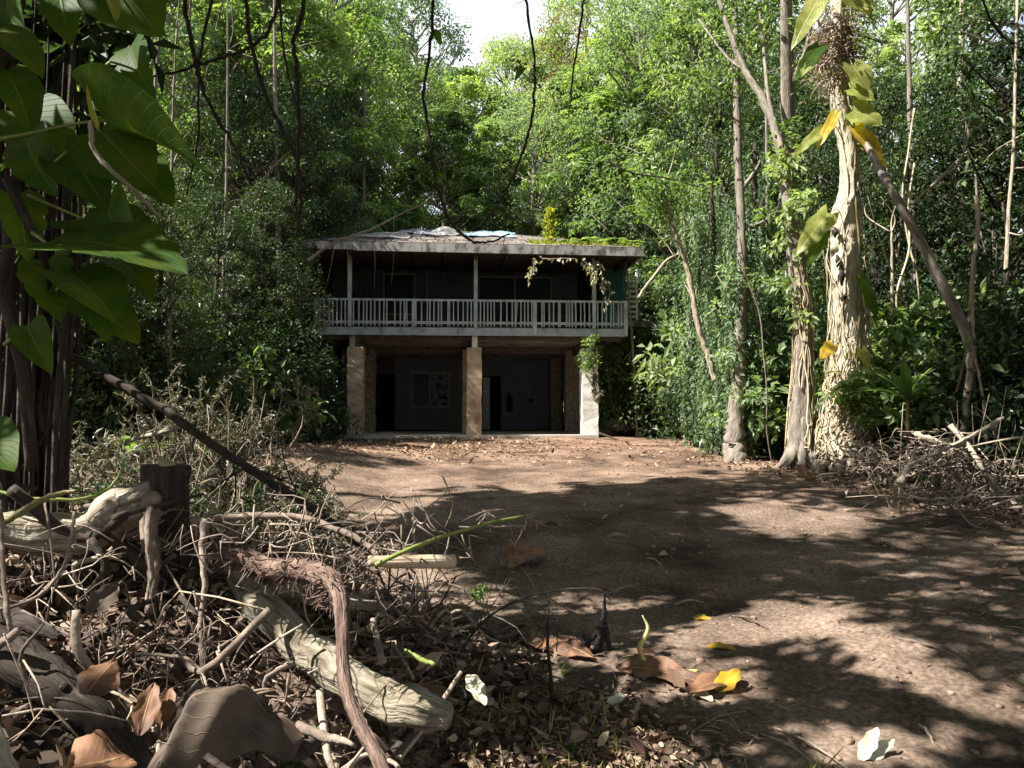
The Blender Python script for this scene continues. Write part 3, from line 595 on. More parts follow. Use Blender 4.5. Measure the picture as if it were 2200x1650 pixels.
def make_palmy(seed, leaf, L_=1.1, n=11, Wd=.2, name='banana_plant', hs=.6):
    """plant with long strap leaves arching out from a short stem"""
    rg = np.random.default_rng(seed); root = empty(name, (0, 0, 0)); sb = MB(); tube(sb, [(0, 0, -.05), (.02, 0, hs)], [.05, .03], 7, 3, .05, rg=rg); part('stem', sb, M['stem_olive'], root)
    lb = MB()
    for f in range(n):
        th = rg.uniform(0, 2 * PI); el = rg.uniform(.3, 1.3); grid_leaf(lb, (0, 0, hs), (math.cos(th) * math.cos(el), math.sin(th) * math.cos(el), math.sin(el)), L_ * rg.uniform(.7, 1.1), Wd * rg.uniform(.8, 1.2), (0, 0, 1), droop=rg.uniform(.5, 1.1), prof='strap', rg=rg, ns=9, nt=4)
    part('foliage', lb, M[leaf], root); return root
def grid_leaf(mb, base, axis_, Ln, Wd, normal, droop=.3, fold=.18, prof='heart', curl=0.0, wavy=.03, rg=None, ns=16, nt=8, tears=0, thick=0, crump=0):
    rg = rg or R; base = np.array(base, float); A = unit(np.array(axis_, float)); N = np.array(normal, float); N = unit(N - A * np.dot(A, N)); B = np.cross(A, N)
    s = np.linspace(0, 1, ns + 1); t = np.linspace(-1, 1, nt + 1)
    if prof == 'heart': wdt = np.sin(np.clip(s * .93 + .07, 0, 1) ** .62 * PI) ** .8
    elif prof == 'strap': wdt = np.sin(np.clip(s * .9 + .1, 0, 1) * PI) ** .5
    else: wdt = np.sin(np.clip(s * .96 + .02, 0, 1) ** .85 * PI) ** .75
    ph = rg.uniform(0, 6, 3); V = []; U = []
    for i, ss in enumerate(s):
        ang = droop * ss; # curve the midrib down
        c = base + A * Ln * (math.sin(ang) / max(droop, 1e-3) if droop > 1e-3 else ss) - N * Ln * ((1 - math.cos(ang)) / max(droop, 1e-3) if droop > 1e-3 else 0)
        Nl = N * math.cos(ang) + A * math.sin(ang); Al = A * math.cos(ang) - N * math.sin(ang)
        for tt in t:
            wd = Wd / 2 * wdt[i] * (1 + wavy * 2 * math.sin(ss * 17 + ph[0] + (3 if tt < 0 else 0)))
            if tears: wd *= 1 - tears * max(0, math.sin(ss * 31 + ph[1] * (1 if tt > 0 else 2))) ** 6 * abs(tt)
            back = -Ln * .16 * abs(tt) ** 1.5 * (1 - ss) ** 3 if prof == 'heart' else 0
            if curl: x_ = math.sin(tt * curl) / curl * wd; h_ = (1 - math.cos(tt * curl)) / curl * wd
            else: x_ = tt * wd; h_ = fold * abs(tt) * wd
            if crump: h_ += crump * Wd * (vnoise(ss * 11, tt * 5, ph[0]) + .6 * vnoise(ss * 23, tt * 9, ph[1]))
            h_ += wavy * Wd * math.sin(ss * 9 + tt * 2 + ph[2]) * abs(tt)
            V.append(c + B * x_ + Nl * h_ + Al * back); U.append((ss, tt))
    k = nt + 1; Fc = [(i * k + j, i * k + j + 1, (i + 1) * k + j + 1, (i + 1) * k + j) for i in range(ns) for j in range(nt)]
    V = np.array(V)
    mb.add(V, Fc, rg.random(), U)
    if thick: mb.add(V - N * thick, [q[::-1] for q in Fc], rg.random(), U)
    return mb

# ---------------------------------------------------------------- forest
T = {}
T['umb'] = make_tree(20, 4.6, 2.0, 160, 19, .30, .11, 'leaf_mid', 'bark_grey', 1, 'rosette')
T['umb2'] = make_tree(19, 4.2, 3.0, 150, 18, .32, .12, 'leaf_fresh', 'bark_grey', 2, 'rosette')
T['fine'] = make_tree(21, 4.8, 2.5, 185, 105, .205, .08, 'leaf_fresh', 'bark_grey', 3, puffr=(.55, .95))
T['fine2'] = make_tree(20, 4.4, 1.5, 180, 92, .23, .09, 'leaf_blue', 'bark_grey', 4)
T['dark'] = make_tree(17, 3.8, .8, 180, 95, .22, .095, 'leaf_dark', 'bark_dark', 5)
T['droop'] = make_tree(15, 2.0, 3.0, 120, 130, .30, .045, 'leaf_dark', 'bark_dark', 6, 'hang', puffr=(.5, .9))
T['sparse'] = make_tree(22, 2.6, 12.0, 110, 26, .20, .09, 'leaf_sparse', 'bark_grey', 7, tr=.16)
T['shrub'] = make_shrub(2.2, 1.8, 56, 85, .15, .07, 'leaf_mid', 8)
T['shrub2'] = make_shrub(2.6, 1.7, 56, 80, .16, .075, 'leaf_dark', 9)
T['shrub3'] = make_shrub(1.5, 1.5, 34, 20, .20, .10, 'leaf_fresh', 10, 'rosette')
T['fern'] = make_fern(12)
T['drape'] = make_drape(10.5, 1.0, 170, 'leaf_blue', 13)
T['palmy'] = make_palmy(14, 'leaf_fresh', 1.0, 12, .16)
NAMES = {'umb': 'umbrella_leaf_tree', 'umb2': 'umbrella_leaf_tree', 'fine': 'forest_tree', 'fine2': 'forest_tree', 'dark': 'dark_forest_tree', 'droop': 'drooping_tree', 'sparse': 'sparse_tree'}
for k_, v_ in NAMES.items(): T[k_].name = v_
cnt = [0]
def put(kind, px, Y, s=1.0, label=None, group=None, cat='tree', dz=0, rz=None, tilt=(0, 0)):
    x = (px - CX) / F * Y; rz = R.uniform(0, 6.28) if rz is None else rz
    sx = s * R.uniform(.93, 1.07)
    return inst(T[kind], (x, Y, float(ground(x, Y, False)) + dz - .05), rz, (sx, sx, s), label, cat, group, tilt)
FAR_L = 'one of the sunlit leafy trees massed in the forest behind the house'; FAR_G = 'forest trees massed behind the house'
# far rows behind the house; those under the gap of sky are kept low
far = [(-420, 50, 1.35, 'fine'), (-180, 46, 1.3, 'umb'), (60, 50, 1.4, 'fine2'), (270, 45, 1.3, 'fine'), (470, 50, 1.45, 'umb2'), (650, 46, 1.35, 'fine'), (800, 52, 1.42, 'umb'),
       (890, 46, 1.3, 'fine2'), (985, 44, 1.06, 'umb2'), (1090, 46, 1.07, 'fine'), (1185, 45, 1.12, 'umb'), (1270, 50, 1.4, 'fine'), (1420, 47, 1.3, 'umb2'), (1560, 52, 1.35, 'fine2'),
       (1700, 46, 1.2, 'umb'), (1870, 50, .86, 'fine'), (2050, 46, .78, 'fine2'), (2240, 50, .95, 'umb'), (2450, 47, 1.3, 'fine'),
       (740, 39, 1.12, 'umb2'), (870, 37, .82, 'fine'), (960, 35, .72, 'umb'), (1060, 37, .77, 'umb2'), (1150, 35, .76, 'fine2'), (1250, 37, .86, 'umb'), (1350, 36, .98, 'umb2'), (610, 36, 1.1, 'fine'),
       (1480, 39, 1.1, 'fine'), (480, 37, 1.1, 'umb'), (330, 35, 1.1, 'fine2'), (150, 36, 1.1, 'fine'), (1640, 37, .95, 'fine2'), (1760, 40, .8, 'umb2'), (1950, 38, .66, 'umb2')]
for px, Y, s, k in far: put(k, px, Y, s, FAR_L, FAR_G)
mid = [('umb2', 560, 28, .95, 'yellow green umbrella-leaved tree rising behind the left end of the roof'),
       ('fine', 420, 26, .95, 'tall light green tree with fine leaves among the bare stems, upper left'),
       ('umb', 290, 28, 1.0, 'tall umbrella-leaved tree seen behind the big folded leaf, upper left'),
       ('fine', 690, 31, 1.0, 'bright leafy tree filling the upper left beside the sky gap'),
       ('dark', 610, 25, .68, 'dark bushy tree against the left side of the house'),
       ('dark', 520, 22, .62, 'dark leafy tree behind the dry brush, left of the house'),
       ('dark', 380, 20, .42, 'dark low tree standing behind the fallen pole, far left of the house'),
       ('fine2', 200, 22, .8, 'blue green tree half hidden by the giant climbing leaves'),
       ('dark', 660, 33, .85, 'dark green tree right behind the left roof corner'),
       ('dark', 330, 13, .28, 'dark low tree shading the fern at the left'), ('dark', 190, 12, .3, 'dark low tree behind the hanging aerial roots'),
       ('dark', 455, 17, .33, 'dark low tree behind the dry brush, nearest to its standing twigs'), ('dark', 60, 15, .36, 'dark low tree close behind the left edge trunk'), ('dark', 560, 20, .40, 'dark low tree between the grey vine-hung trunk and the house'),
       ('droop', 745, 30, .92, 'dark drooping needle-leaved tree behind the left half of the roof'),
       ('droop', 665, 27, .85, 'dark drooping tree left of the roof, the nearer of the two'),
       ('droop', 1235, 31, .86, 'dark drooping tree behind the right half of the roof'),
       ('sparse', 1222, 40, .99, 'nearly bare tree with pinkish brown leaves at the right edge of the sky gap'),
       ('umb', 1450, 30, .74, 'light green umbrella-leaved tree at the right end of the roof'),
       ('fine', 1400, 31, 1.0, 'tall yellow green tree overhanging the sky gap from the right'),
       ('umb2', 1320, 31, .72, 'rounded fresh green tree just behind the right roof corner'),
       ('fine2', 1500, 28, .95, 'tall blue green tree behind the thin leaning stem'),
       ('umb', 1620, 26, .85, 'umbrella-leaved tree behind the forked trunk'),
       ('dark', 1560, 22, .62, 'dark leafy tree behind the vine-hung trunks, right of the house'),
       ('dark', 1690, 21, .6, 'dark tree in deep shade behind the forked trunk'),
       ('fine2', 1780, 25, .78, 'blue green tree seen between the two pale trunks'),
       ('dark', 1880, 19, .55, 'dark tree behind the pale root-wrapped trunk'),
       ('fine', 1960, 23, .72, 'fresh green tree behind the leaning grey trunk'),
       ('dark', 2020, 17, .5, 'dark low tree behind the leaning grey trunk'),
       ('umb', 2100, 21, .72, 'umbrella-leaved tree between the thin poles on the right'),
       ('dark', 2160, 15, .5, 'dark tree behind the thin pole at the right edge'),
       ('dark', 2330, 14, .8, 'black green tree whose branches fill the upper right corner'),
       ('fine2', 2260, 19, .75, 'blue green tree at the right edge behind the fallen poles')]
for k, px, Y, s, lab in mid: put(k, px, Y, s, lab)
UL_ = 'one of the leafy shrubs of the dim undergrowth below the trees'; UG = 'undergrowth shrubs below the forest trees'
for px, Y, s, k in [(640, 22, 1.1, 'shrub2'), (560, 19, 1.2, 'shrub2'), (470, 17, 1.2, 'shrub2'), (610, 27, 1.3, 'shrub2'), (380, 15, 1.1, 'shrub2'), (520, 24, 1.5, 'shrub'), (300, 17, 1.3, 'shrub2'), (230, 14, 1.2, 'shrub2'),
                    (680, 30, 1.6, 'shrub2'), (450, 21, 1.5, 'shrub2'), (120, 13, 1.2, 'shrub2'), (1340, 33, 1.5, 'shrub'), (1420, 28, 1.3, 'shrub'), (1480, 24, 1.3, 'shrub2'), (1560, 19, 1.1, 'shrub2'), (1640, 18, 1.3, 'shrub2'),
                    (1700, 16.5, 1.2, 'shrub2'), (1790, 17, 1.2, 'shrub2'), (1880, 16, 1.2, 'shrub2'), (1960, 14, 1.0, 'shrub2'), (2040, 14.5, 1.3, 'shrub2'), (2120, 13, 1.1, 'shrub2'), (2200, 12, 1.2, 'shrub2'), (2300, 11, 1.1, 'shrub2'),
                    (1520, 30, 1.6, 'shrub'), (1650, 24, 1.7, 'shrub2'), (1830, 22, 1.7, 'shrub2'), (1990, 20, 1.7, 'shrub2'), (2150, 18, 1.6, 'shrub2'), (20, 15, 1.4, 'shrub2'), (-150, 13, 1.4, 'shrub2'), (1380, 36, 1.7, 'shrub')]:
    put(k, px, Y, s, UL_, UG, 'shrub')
for k, px, Y, s, lab in [('shrub3', 490, 20.5, 1.0, 'sunlit bright green shrub at the left of the roof, above the dry brush'), ('shrub3', 1930, 12.6, .75, 'bright green leafy bush right of the root-wrapped trunk'),
                         ('shrub3', 2010, 12.2, .6, 'small fresh green bush beside the prop roots'), ('shrub', 1330, 27, .9, 'leafy shrub growing against the white pier')]:
    put(k, px, Y, s, lab, None, 'shrub', dz=(1.0 if px == 1930 else .9 if px == 2010 else 3.4 if px == 490 else 0))
for px, Y, dz, s, lab in [(330, 9.5, .3, 1.0, 'sunlit fern before the dark thicket, upper one left of the dry brush'), (300, 8.0, -.1, .8, 'low fern under the sunlit one at the left'),
                          (1360, 25.5, 0, .8, 'fern at the foot of the white pier')]:
    put('fern', px, Y, s, lab, None, 'fern', dz)
T['bigleaf'] = make_shrub(2.4, 1.6, 40, 26, .34, .19, 'leaf_mid', 15, name='broad_leaved_plant')
for px, Y, s, dz, lab in [(1660, 15.5, .7, .6, 'broad-leaved plant between the forked trunk and the hanging vines'), (1900, 13.8, .8, 1.0, 'broad-leaved climber mass right behind the root-wrapped trunk'), (2050, 13, .7, 1.6, 'broad-leaved plant behind the prop roots'), (2170, 11.5, .8, .4, 'broad-leaved plant at the right edge behind the debris'),
                          (1500, 21, .9, 1.4, 'broad-leaved plant above the vine curtain right of the house'), (560, 17, .8, .2, 'broad-leaved plant in the dark thicket left of the house'), (420, 15, .5, .4, 'broad-leaved plant above the dry brush')]:
    put('bigleaf', px, Y, s, lab, None, 'plant', dz)
# vine curtains on the right
for px, Y, s, lab in [(1505, 18.5, .62, 'slim tree wrapped in hanging green vines nearest the house'), (1545, 16.5, .55, 'vine-hung tree in the middle of the three right of the house'),
                      (1625, 17.5, .66, 'vine-hung tree beside the forked trunk'), (1590, 15.3, .5, 'curtain of vines hanging over the stout trunk foot'), (1400, 29, .75, 'vine curtain behind the side landing')]:
    put('drape', px, Y, s, lab, None, 'tree')
put('palmy', 1950, 11.5, .8, 'strap-leaved plant with sunlit yellow green leaves beside the root-wrapped trunk', None, 'plant', dz=.85)

# trees left of the frame whose crowns hang over the clearing and shade it
def lit(px, py):
    """how open the canopy is above the spot of ground seen there: 1 = sun reaches it"""
    px = px + 38 * np.sin(px / 41. + py / 13.) + 26 * np.sin(px / 17. - py / 9.); py = py + 9 * np.sin(px / 29. + 2) + 7 * np.sin(px / 11. + py / 5.)
    def el(cx, cy, rx, ry, rot=0):
        dx = px - cx; dy = py - cy; c, s = math.cos(rot), math.sin(rot); a = (dx * c + dy * s) / rx; b = (-dx * s + dy * c) / ry
        return 1 - smooth(.75, 1.2, np.sqrt(a * a + b * b))
    o = el(1050, 1000, 520, 52); o = np.maximum(o, el(780, 1075, 190, 50)); o = np.maximum(o, el(1720, 1120, 200, 36, .06)); o = np.maximum(o, el(1450, 1335, 300, 60, .08))
    o = np.maximum(o, el(1950, 1430, 340, 62, .42)); o = np.maximum(o, el(1850, 1600, 170, 45, .2)); o = np.maximum(o, el(1250, 1450, 380, 75)); o = np.maximum(o, .86 * el(560, 1420, 620, 300)); o = np.maximum(o, .8 * el(200, 1150, 420, 140)); o = np.maximum(o, .8 * el(1150, 1600, 420, 80))
    o = np.maximum(o, el(1330, 940, 150, 50))
    return o
def proj(P):
    d = P - np.array([0, 0, EYE]); yc = d[:, 1] * math.cos(PITCH) + d[:, 2] * math.sin(PITCH); zc_ = -d[:, 1] * math.sin(PITCH) + d[:, 2] * math.cos(PITCH)
    return CX + F * d[:, 0] / yc, CY - F * zc_ / yc
# places the sun must reach: sun-line coordinates (x, y carried down the sun's direction to z = 0), radius
SUNNY = []
def sunny(P, r):
    for p in np.atleast_2d(P): SUNNY.append((p[0] - p[2] * SUN[0] / SUN[2], p[1] - p[2] * SUN[1] / SUN[2], r))
sunny([(5.6, 12.8, z) for z in np.arange(.6, 8.5, .3)], .36); sunny([(5.15, 13.6, z) for z in np.arange(.6, 4, .3)], .3)
sunny([at(*p) for p in [(425, 352, 2.8), (452, 372, 2.75)]], .16); sunny([at(*p) for p in [(830, 1200, 2.65), (960, 1150, 2.75), (1110, 1112, 2.93), (60, 1070, 2.9), (900, 1412, 2.75)]], .12); sunny([gat(*p) for p in [(1390, 1400), (1420, 1450), (1500, 1480), (1560, 1470), (1200, 1400), (1250, 1420)]], .3); sunny([gat(1870, 1600)], .3)
sunny([at(*p) for p in [(40, 1140, 2.95), (120, 1146, 3.0), (200, 1135, 3.05), (270, 1098, 3.1), (560, 1300, 3.05), (640, 1385, 2.95), (720, 1440, 2.85), (860, 1515, 2.72), (930, 1535, 2.7), (560, 1205, 2.85), (650, 1222, 2.75), (735, 1340, 2.42), (736, 1420, 2.35), (760, 1530, 2.25), (880, 1206, 2.75), (480, 1115, 2.9), (600, 1108, 2.9), (430, 1340, 2.7), (450, 1500, 2.0), (520, 1500, 2.0)]], .17)
sunny([at(*p) for p in [(470, 900, 7), (560, 900, 6.5), (600, 960, 6), (530, 1000, 6)]], .5)
sunny([at(*p) for p in [(2000, 980, 9.5), (2090, 980, 9.3), (2150, 1000, 9.2)]], .4)
_r = np.random.default_rng(3)
for _q in range(95): sunny([(_r.uniform(-2.0, -.1), _r.uniform(1.7, 3.3), .75)], _r.uniform(.08, .17))
def keep(P):
    t = (P[:, 2] - ground(P[:, 0], P[:, 1], False)) / SUN[2]; G = P - SUN * t[:, None]
    G = P - SUN * ((P[:, 2] - ground(G[:, 0], G[:, 1], False)) / SUN[2])[:, None]; qx, qy = proj(G)
    m = ~((G[:, 1] > .9) & (G[:, 1] < 23.5) & (lit(qx, qy) > .45)); a = P[:, 0] - P[:, 2] * SUN[0] / SUN[2]; b = P[:, 1] - P[:, 2] * SUN[1] / SUN[2]
    for x, y, r in SUNNY: m &= (a - x) ** 2 + (b - y) ** 2 > r * r
    return m
def mb_keep(mb):
    V = np.concatenate(mb.V).reshape(-1, 4, 3); A = np.concatenate(mb.A).reshape(-1, 4); m = keep(V.mean(1)); b = MB(); b.add(V[m].reshape(-1, 3), np.arange(m.sum() * 4).reshape(-1, 4), A[m].ravel()); return b
def canopy(n, x0, x1, y0, y1, h0, h1, trunk, seed, lab, Ln=.26, Wd=.13, leaf='leaf_mid'):
    rg = np.random.default_rng(seed); G = np.stack([rg.uniform(x0, x1, n), rg.uniform(y0, y1, n)], 1)
    gz = ground(G[:, 0], G[:, 1], False); h = rg.uniform(h0, h1, n); P = np.stack([G[:, 0], G[:, 1], gz], 1)
    qx, qy = proj(P); ok = rg.random(n) > lit(qx, qy) * 1.02
    nz_ = vnoise(G[:, 0] * 2.3, G[:, 1] * 3.0, seed) + .7 * vnoise(G[:, 0] * 6, G[:, 1] * 7, seed + 2) + .55 * vnoise(G[:, 0] * 13, G[:, 1] * 15, seed + 5)
    ok &= nz_ < (3 if seed == 27 else .48)
    P = P[ok] + SUN * (h[ok] / SUN[2])[:, None]; 
    ax, ay = proj(P); vis = (P[:, 1] > 0) & (ay > -60) & (ax > -60) & (ax < 2260); P = P[~vis]; P = P[keep(P)]
    m = len(P); A = rg.normal(0, 1, (m, 3)) + [0, 0, -.3]; N = rg.normal(0, .5, (m, 3)) + SUN
    root = empty('overhanging_tree', (trunk[0], trunk[1], float(ground(trunk[0], trunk[1], False)) - .1), lab, 'tree')
    lb = MB(); leafset(lb, P, A, N, Ln * rg.uniform(.6, 1.3, m), Wd * rg.uniform(.7, 1.2, m), .12, rg); part('crown', lb, M[leaf], root, smoothf=False)
    top = P[:, 2].max() + .5; b = np.array([trunk[0], trunk[1], 0.]); tb = MB(); tube(tb, [b + [0, 0, -.1], b + [.1, .1, 2.5], b + [.2, -.1, 5.5], b + [.5, .2, top]], [.28, .2, .17, .05], 9, 6, .05, flute=.08)
    for q in range(20):
        e = P[rg.integers(m)]; z0 = rg.uniform(.35, .8) * top * .8; z0 = min(z0, e[2] - .3); s = b + [.3, 0, z0]; md = (s + e) / 2 + [0, 0, .4]
        vx, vy = proj(np.array([md])); 
        if vx[0] > -40 and vy[0] > -40 and vy[0] < 1700 and md[1] > 0: continue
        if keep(s + (e - s) * np.linspace(0, 1, 9)[:, None]).sum() < 8: continue
        tube(tb, [s, md, e], [.07, .045, .012], 5, 5, .05)
    part('trunk', tb, M['bark_grey'], root); return root
canopy(19000, -1.0, 10.5, 6.0, 13.5, 8.0, 13.0, (-9.2, 6.0), 21, 'tall tree just outside the left edge, its crown shading the middle of the clearing')
canopy(7000, -1.2, 2.8, 6.0, 12.2, 8.0, 12.0, (-10.2, 7.6), 27, 'tree outside the left edge, its crown throwing the solid shade across the clearing', .3, .16)
canopy(9000, -1.5, 8.5, 2.6, 6.2, 6.0, 9.0, (-6.6, -1.2), 22, 'tree beside the photographer, its crown shading the near right ground')
canopy(5200, -4.5, -.6, 1.5, 9.0, 6.5, 9.0, (-8.5, 3.2), 23, 'tree beyond the left edge, its crown dappling the heap of roots')
canopy(9000, -10, -3.2, 8.0, 22.0, 7.0, 12.0, (-15.5, 9.5), 24, 'tree left of the dark thicket, outside the picture')
canopy(2600, -3.5, 5.5, 17.0, 23.5, 9.0, 13.0, (-13.5, 16), 25, 'tree over the far left of the clearing, its crown speckling the ground by the house', .2, .1)

# more trees round the clearing and behind the camera, outside the picture: added to block sky light
def ring_canopy(c, rad, h0, h1, n, seed, lab, trunk, leaf='leaf_mid'):
    rg = np.random.default_rng(seed); d = rdir(n, rg) * rg.uniform(.3, 1, (n, 1)) ** .5 * [rad[0], rad[1], (h1 - h0) / 2]; P = np.array([c[0], c[1], (h0 + h1) / 2]) + d
    k = vnoise(P[:, 0] * 1.5, P[:, 1] * 1.6 + P[:, 2], seed) < .55; P = P[k]; ax, ay = proj(P); P = P[~((P[:, 1] > .3) & (ay > -60) & (ax > -60) & (ax < 2260))]
    P = P[keep(P)]
    m = len(P); root = empty('overhanging_tree', (trunk[0], trunk[1], float(ground(trunk[0], trunk[1], False)) - .1), lab, 'tree'); lb = MB()
    leafset(lb, P, rg.normal(0, 1, (m, 3)), rg.normal(0, .6, (m, 3)) + [0, 0, 1], .36 * rg.uniform(.6, 1.2, m), .2, .12, rg); part('crown', lb, M[leaf], root, smoothf=False)
    b = np.array([trunk[0], trunk[1], 0.]); tb = MB(); tube(tb, [b + [0, 0, -.1], b + [.1, 0, 3], b + [0, .1, h1 * .8]], [.3, .22, .08], 9, 6, .05, flute=.08)
    for q in range(16):
        e = P[rg.integers(m)]; z0 = min(rg.uniform(.4, .75) * h1 * .8, e[2] - .2); md = (b + [0, 0, z0] + e) / 2
        vx, vy = proj(np.array([md, e * .75 + b * .25 + [0, 0, z0 * .25]]))
        if md[1] > 0 and (vy.max() > -40) and vx.min() > -40 and vx.max() < 2240: continue
        tube(tb, [b + [0, 0, z0], md, e], [.08, .05, .015], 5, 4, .05, rg=rg)
    part('trunk', tb, M['bark_grey'], root)
ring_canopy((7.5, 5.5), (5.5, 6), 8.5, 15, 9000, 61, 'tree right of the picture whose high crown closes the sky above the clearing', (10.5, 3.5))
ring_canopy((0, -5), (7, 5), 4, 13, 11000, 62, 'tree standing behind the photographer', (1.5, -5.5), 'leaf_dark')
ring_canopy((-7.5, -3), (5, 4), 3, 9, 7000, 63, 'dark tree behind the photographer on the left', (-8, -4), 'leaf_dark')
ring_canopy((10, -3), (5, 6), 3, 13, 9000, 64, 'dark tree behind the photographer on the right', (11, -4), 'leaf_dark')
ring_canopy((12.5, 9), (4, 6), 1.0, 13, 9000, 65, 'tree beyond the right edge of the picture', (12.8, 8), 'leaf_dark')
ring_canopy((1.5, 3), (5, 4), 8, 13, 5200, 66, 'high crown over the near ground, above the picture', (7.5, -.5))
# ---------------------------------------------------------------- helpers for things drawn along a line of points (px, py, distance)
def line(pts): return np.array([at(*p) for p in pts])
def stick(name, pts, r, m, lab, cat='stick', k=8, rough=.06, flute=.04, wob=.15, group=None, cut=None, n=6, kids=0, kr=.3):
    """a stem with a trunk mesh and, when cut ends are asked for, separate end faces"""
    P = line(pts); b = MB(); big = np.mean(r) > .04
    if big:
        rg_ = np.random.default_rng(len(lab)); S_ = spline(P, 3); rr_ = np.interp(np.linspace(0, 1, len(S_)), np.linspace(0, 1, len(r)), r) * (1 + .10 * np.convolve(rg_.normal(0, 1, len(S_) + 2), [.4, .6, .4], 'valid')); rr_[0] *= .8
        tube(b, S_ + rg_.normal(0, .004, S_.shape), rr_, 34, 5, .018, .5, flute * .8, wob=.0, rg=rg_)
        for q_ in range(5):
            i_ = rg_.integers(1, len(S_) - 1); d_ = rdir(1, rg_)[0]; tube(b, [S_[i_] + d_ * rr_[i_] * .7, S_[i_] + d_ * rr_[i_] * rg_.uniform(1.15, 1.6)], [.02, .009], 8, 3, .15, rg=rg_)
    else: tube(b, P, r, k, n, rough, .5, flute, wob=wob)
    rg = np.random.default_rng(len(lab) * 7 + len(pts))
    S = spline(P, 6)
    for q in range(kids):
        s = S[rg.integers(2, len(S) - 1)]; d = rdir(1, rg)[0] * rg.uniform(.15, .4) * kr * 3; tube(b, [s, s + d * .5 + rg.normal(0, .02, 3), s + d], [np.mean(r) * .3, np.mean(r) * .18, .001], 4, 3, rg=rg)
    return thing(name, b, m, lab, cat, group)
# ---------------------------------------------------------------- pale trunk wrapped in climbing roots, right
Y1 = 12.8
b0 = at(1818, 1008, Y1); root1 = empty('root_wrapped_tree', b0, 'thick pale trunk wrapped in climbing roots with a shaggy root tangle near its top', 'tree')
P1 = line([(1818, 1030, Y1), (1818, 960, Y1), (1820, 880, Y1), (1822, 780, Y1), (1820, 640, Y1), (1818, 540, Y1), (1819, 465, Y1), (1826, 400, Y1), (1820, 300, Y1), (1800, 210, Y1), (1802, 100, Y1), (1800, -10, Y1), (1796, -200, Y1), (1790, -420, Y1)])
r1 = np.array([56, 46, 38, 34, 29, 30, 30, 20, 19, 17, 17, 15, 14, 12]) / F * Y1
tb = MB(); tube(tb, P1, r1 * np.array([.85, .88, .9, .95, 1, 1, 1, 1, 1, 1, 1, 1, 1, 1]), 26, 9, .05, flute=.045, wob=.04); part('trunk', tb, M['bark_cream'], root1)
rg = np.random.default_rng(5)
def cling(S, rr, n, m, par, r=(.006, .022), z0=0, z1=1, spread=1.1, name='climbing_roots', free=.0, rg=rg):
    b = MB(); Sx = spline(S, 9); RR = np.interp(np.linspace(0, 1, len(Sx)), np.linspace(0, 1, len(rr)), rr)
    for q in range(n):
        i0 = int(len(Sx) * rg.uniform(z0, z0 + (z1 - z0) * .7)); i1 = int(min(len(Sx) - 1, i0 + rg.uniform(.15, .6) * len(Sx) * (z1 - z0)));
        if i1 - i0 < 4: continue
        idx = np.linspace(i0, i1, 9).astype(int); th = rg.uniform(0, 2 * PI) + np.cumsum(rg.normal(0, .22, 9)); k = RR[idx] * (spread + free * rg.random(9))
        P = Sx[idx] + np.stack([np.cos(th) * k, np.sin(th) * k, rg.normal(0, .02, 9)], 1); tube(b, P, [rg.uniform(*r)] * 2 + [.006], 5, 4, .1, rg=rg)
    return part(name, b, m, par)
cling(P1, r1, 70, M['root_pale'], root1, (.008, .022), .0, .30, 1.06)
cling(P1, r1, 70, M['root_pale'], root1, (.005, .012), 0, .35, 1.15, 'aerial_roots', .35)
cling(P1, r1, 16, M['bark_cream'], root1, (.010, .022), .1, .8, 1.0, 'fused_roots')
for px, py, hh in ((1808, 590, 22), (1800, 560, 14), (1795, 500, 10), (1835, 475, 8), (1812, 640, 10)):
    b = MB(); c_ = at(px, py, Y1 - .18); tube(b, [c_ - [0, -.03, hh / F * Y1], c_ - [0, .01, 0], c_ + [0, .03, hh / F * Y1]], [.01, .05, .01], 8, 4, .15); part('hollow', b, M['charcoal'], root1)
# buttress roots at the foot
bb_ = MB()
for a, l, rr_ in ((-2.9, .6, .11), (-2.2, .5, .10), (-1.6, .42, .11), (-.9, .5, .10), (-.3, .55, .09), (.6, .6, .1), (2.6, .6, .1), (3.4, .6, .07)):
    d = np.array([math.cos(a), math.sin(a), 0]); s = b0 + [0, 0, .75]; e = b0 + d * l; e[2] = ground(e[0], e[1], False) - .03; m_ = b0 + d * l * .42 + [0, 0, .28]; tube(bb_, [s + d * .12, m_, e], [.09, rr_, .03], 9, 6, .08, flute=.1, rg=rg)
part('buttress', bb_, M['bark_pale'], root1)
# shaggy tangle of roots
tg = MB(); c0 = at(1800, 110, Y1)
for q in range(330):
    h = rg.uniform(-1, 1); s = c0 + [rg.normal(0, .13), rg.normal(0, .13), h * .62]; d = rdir(1, rg)[0] * rg.uniform(.2, .52) * (1.25 - .5 * h * -1 if h < 0 else 1.2); d[2] = d[2] * .6 - .12
    tube(tg, [s, s + d * .5 + rg.normal(0, .06, 3), s + d + [0, 0, -.12 * rg.random()]], [.012, .009, .003], 4, 3, rg=rg)
C = c0 + rg.normal(0, 1, (900, 3)) * [.22, .22, .42]; tl = MB(); leafset(tl, C, rg.normal(0, 1, C.shape) + [0, 0, -.6], rg.normal(0, 1, C.shape), .09, .03, .3, rg); part('dead_leaflets', tl, M['leaf_sparse'], root1, smoothf=False)
M['tangle'] = mat('root_tangle', [(.3, (.10, .07, .065)), (.7, (.34, .26, .22))], 14, .9, .3, use_rnd=True)
part('root_tangle', tg, M['tangle'], root1)
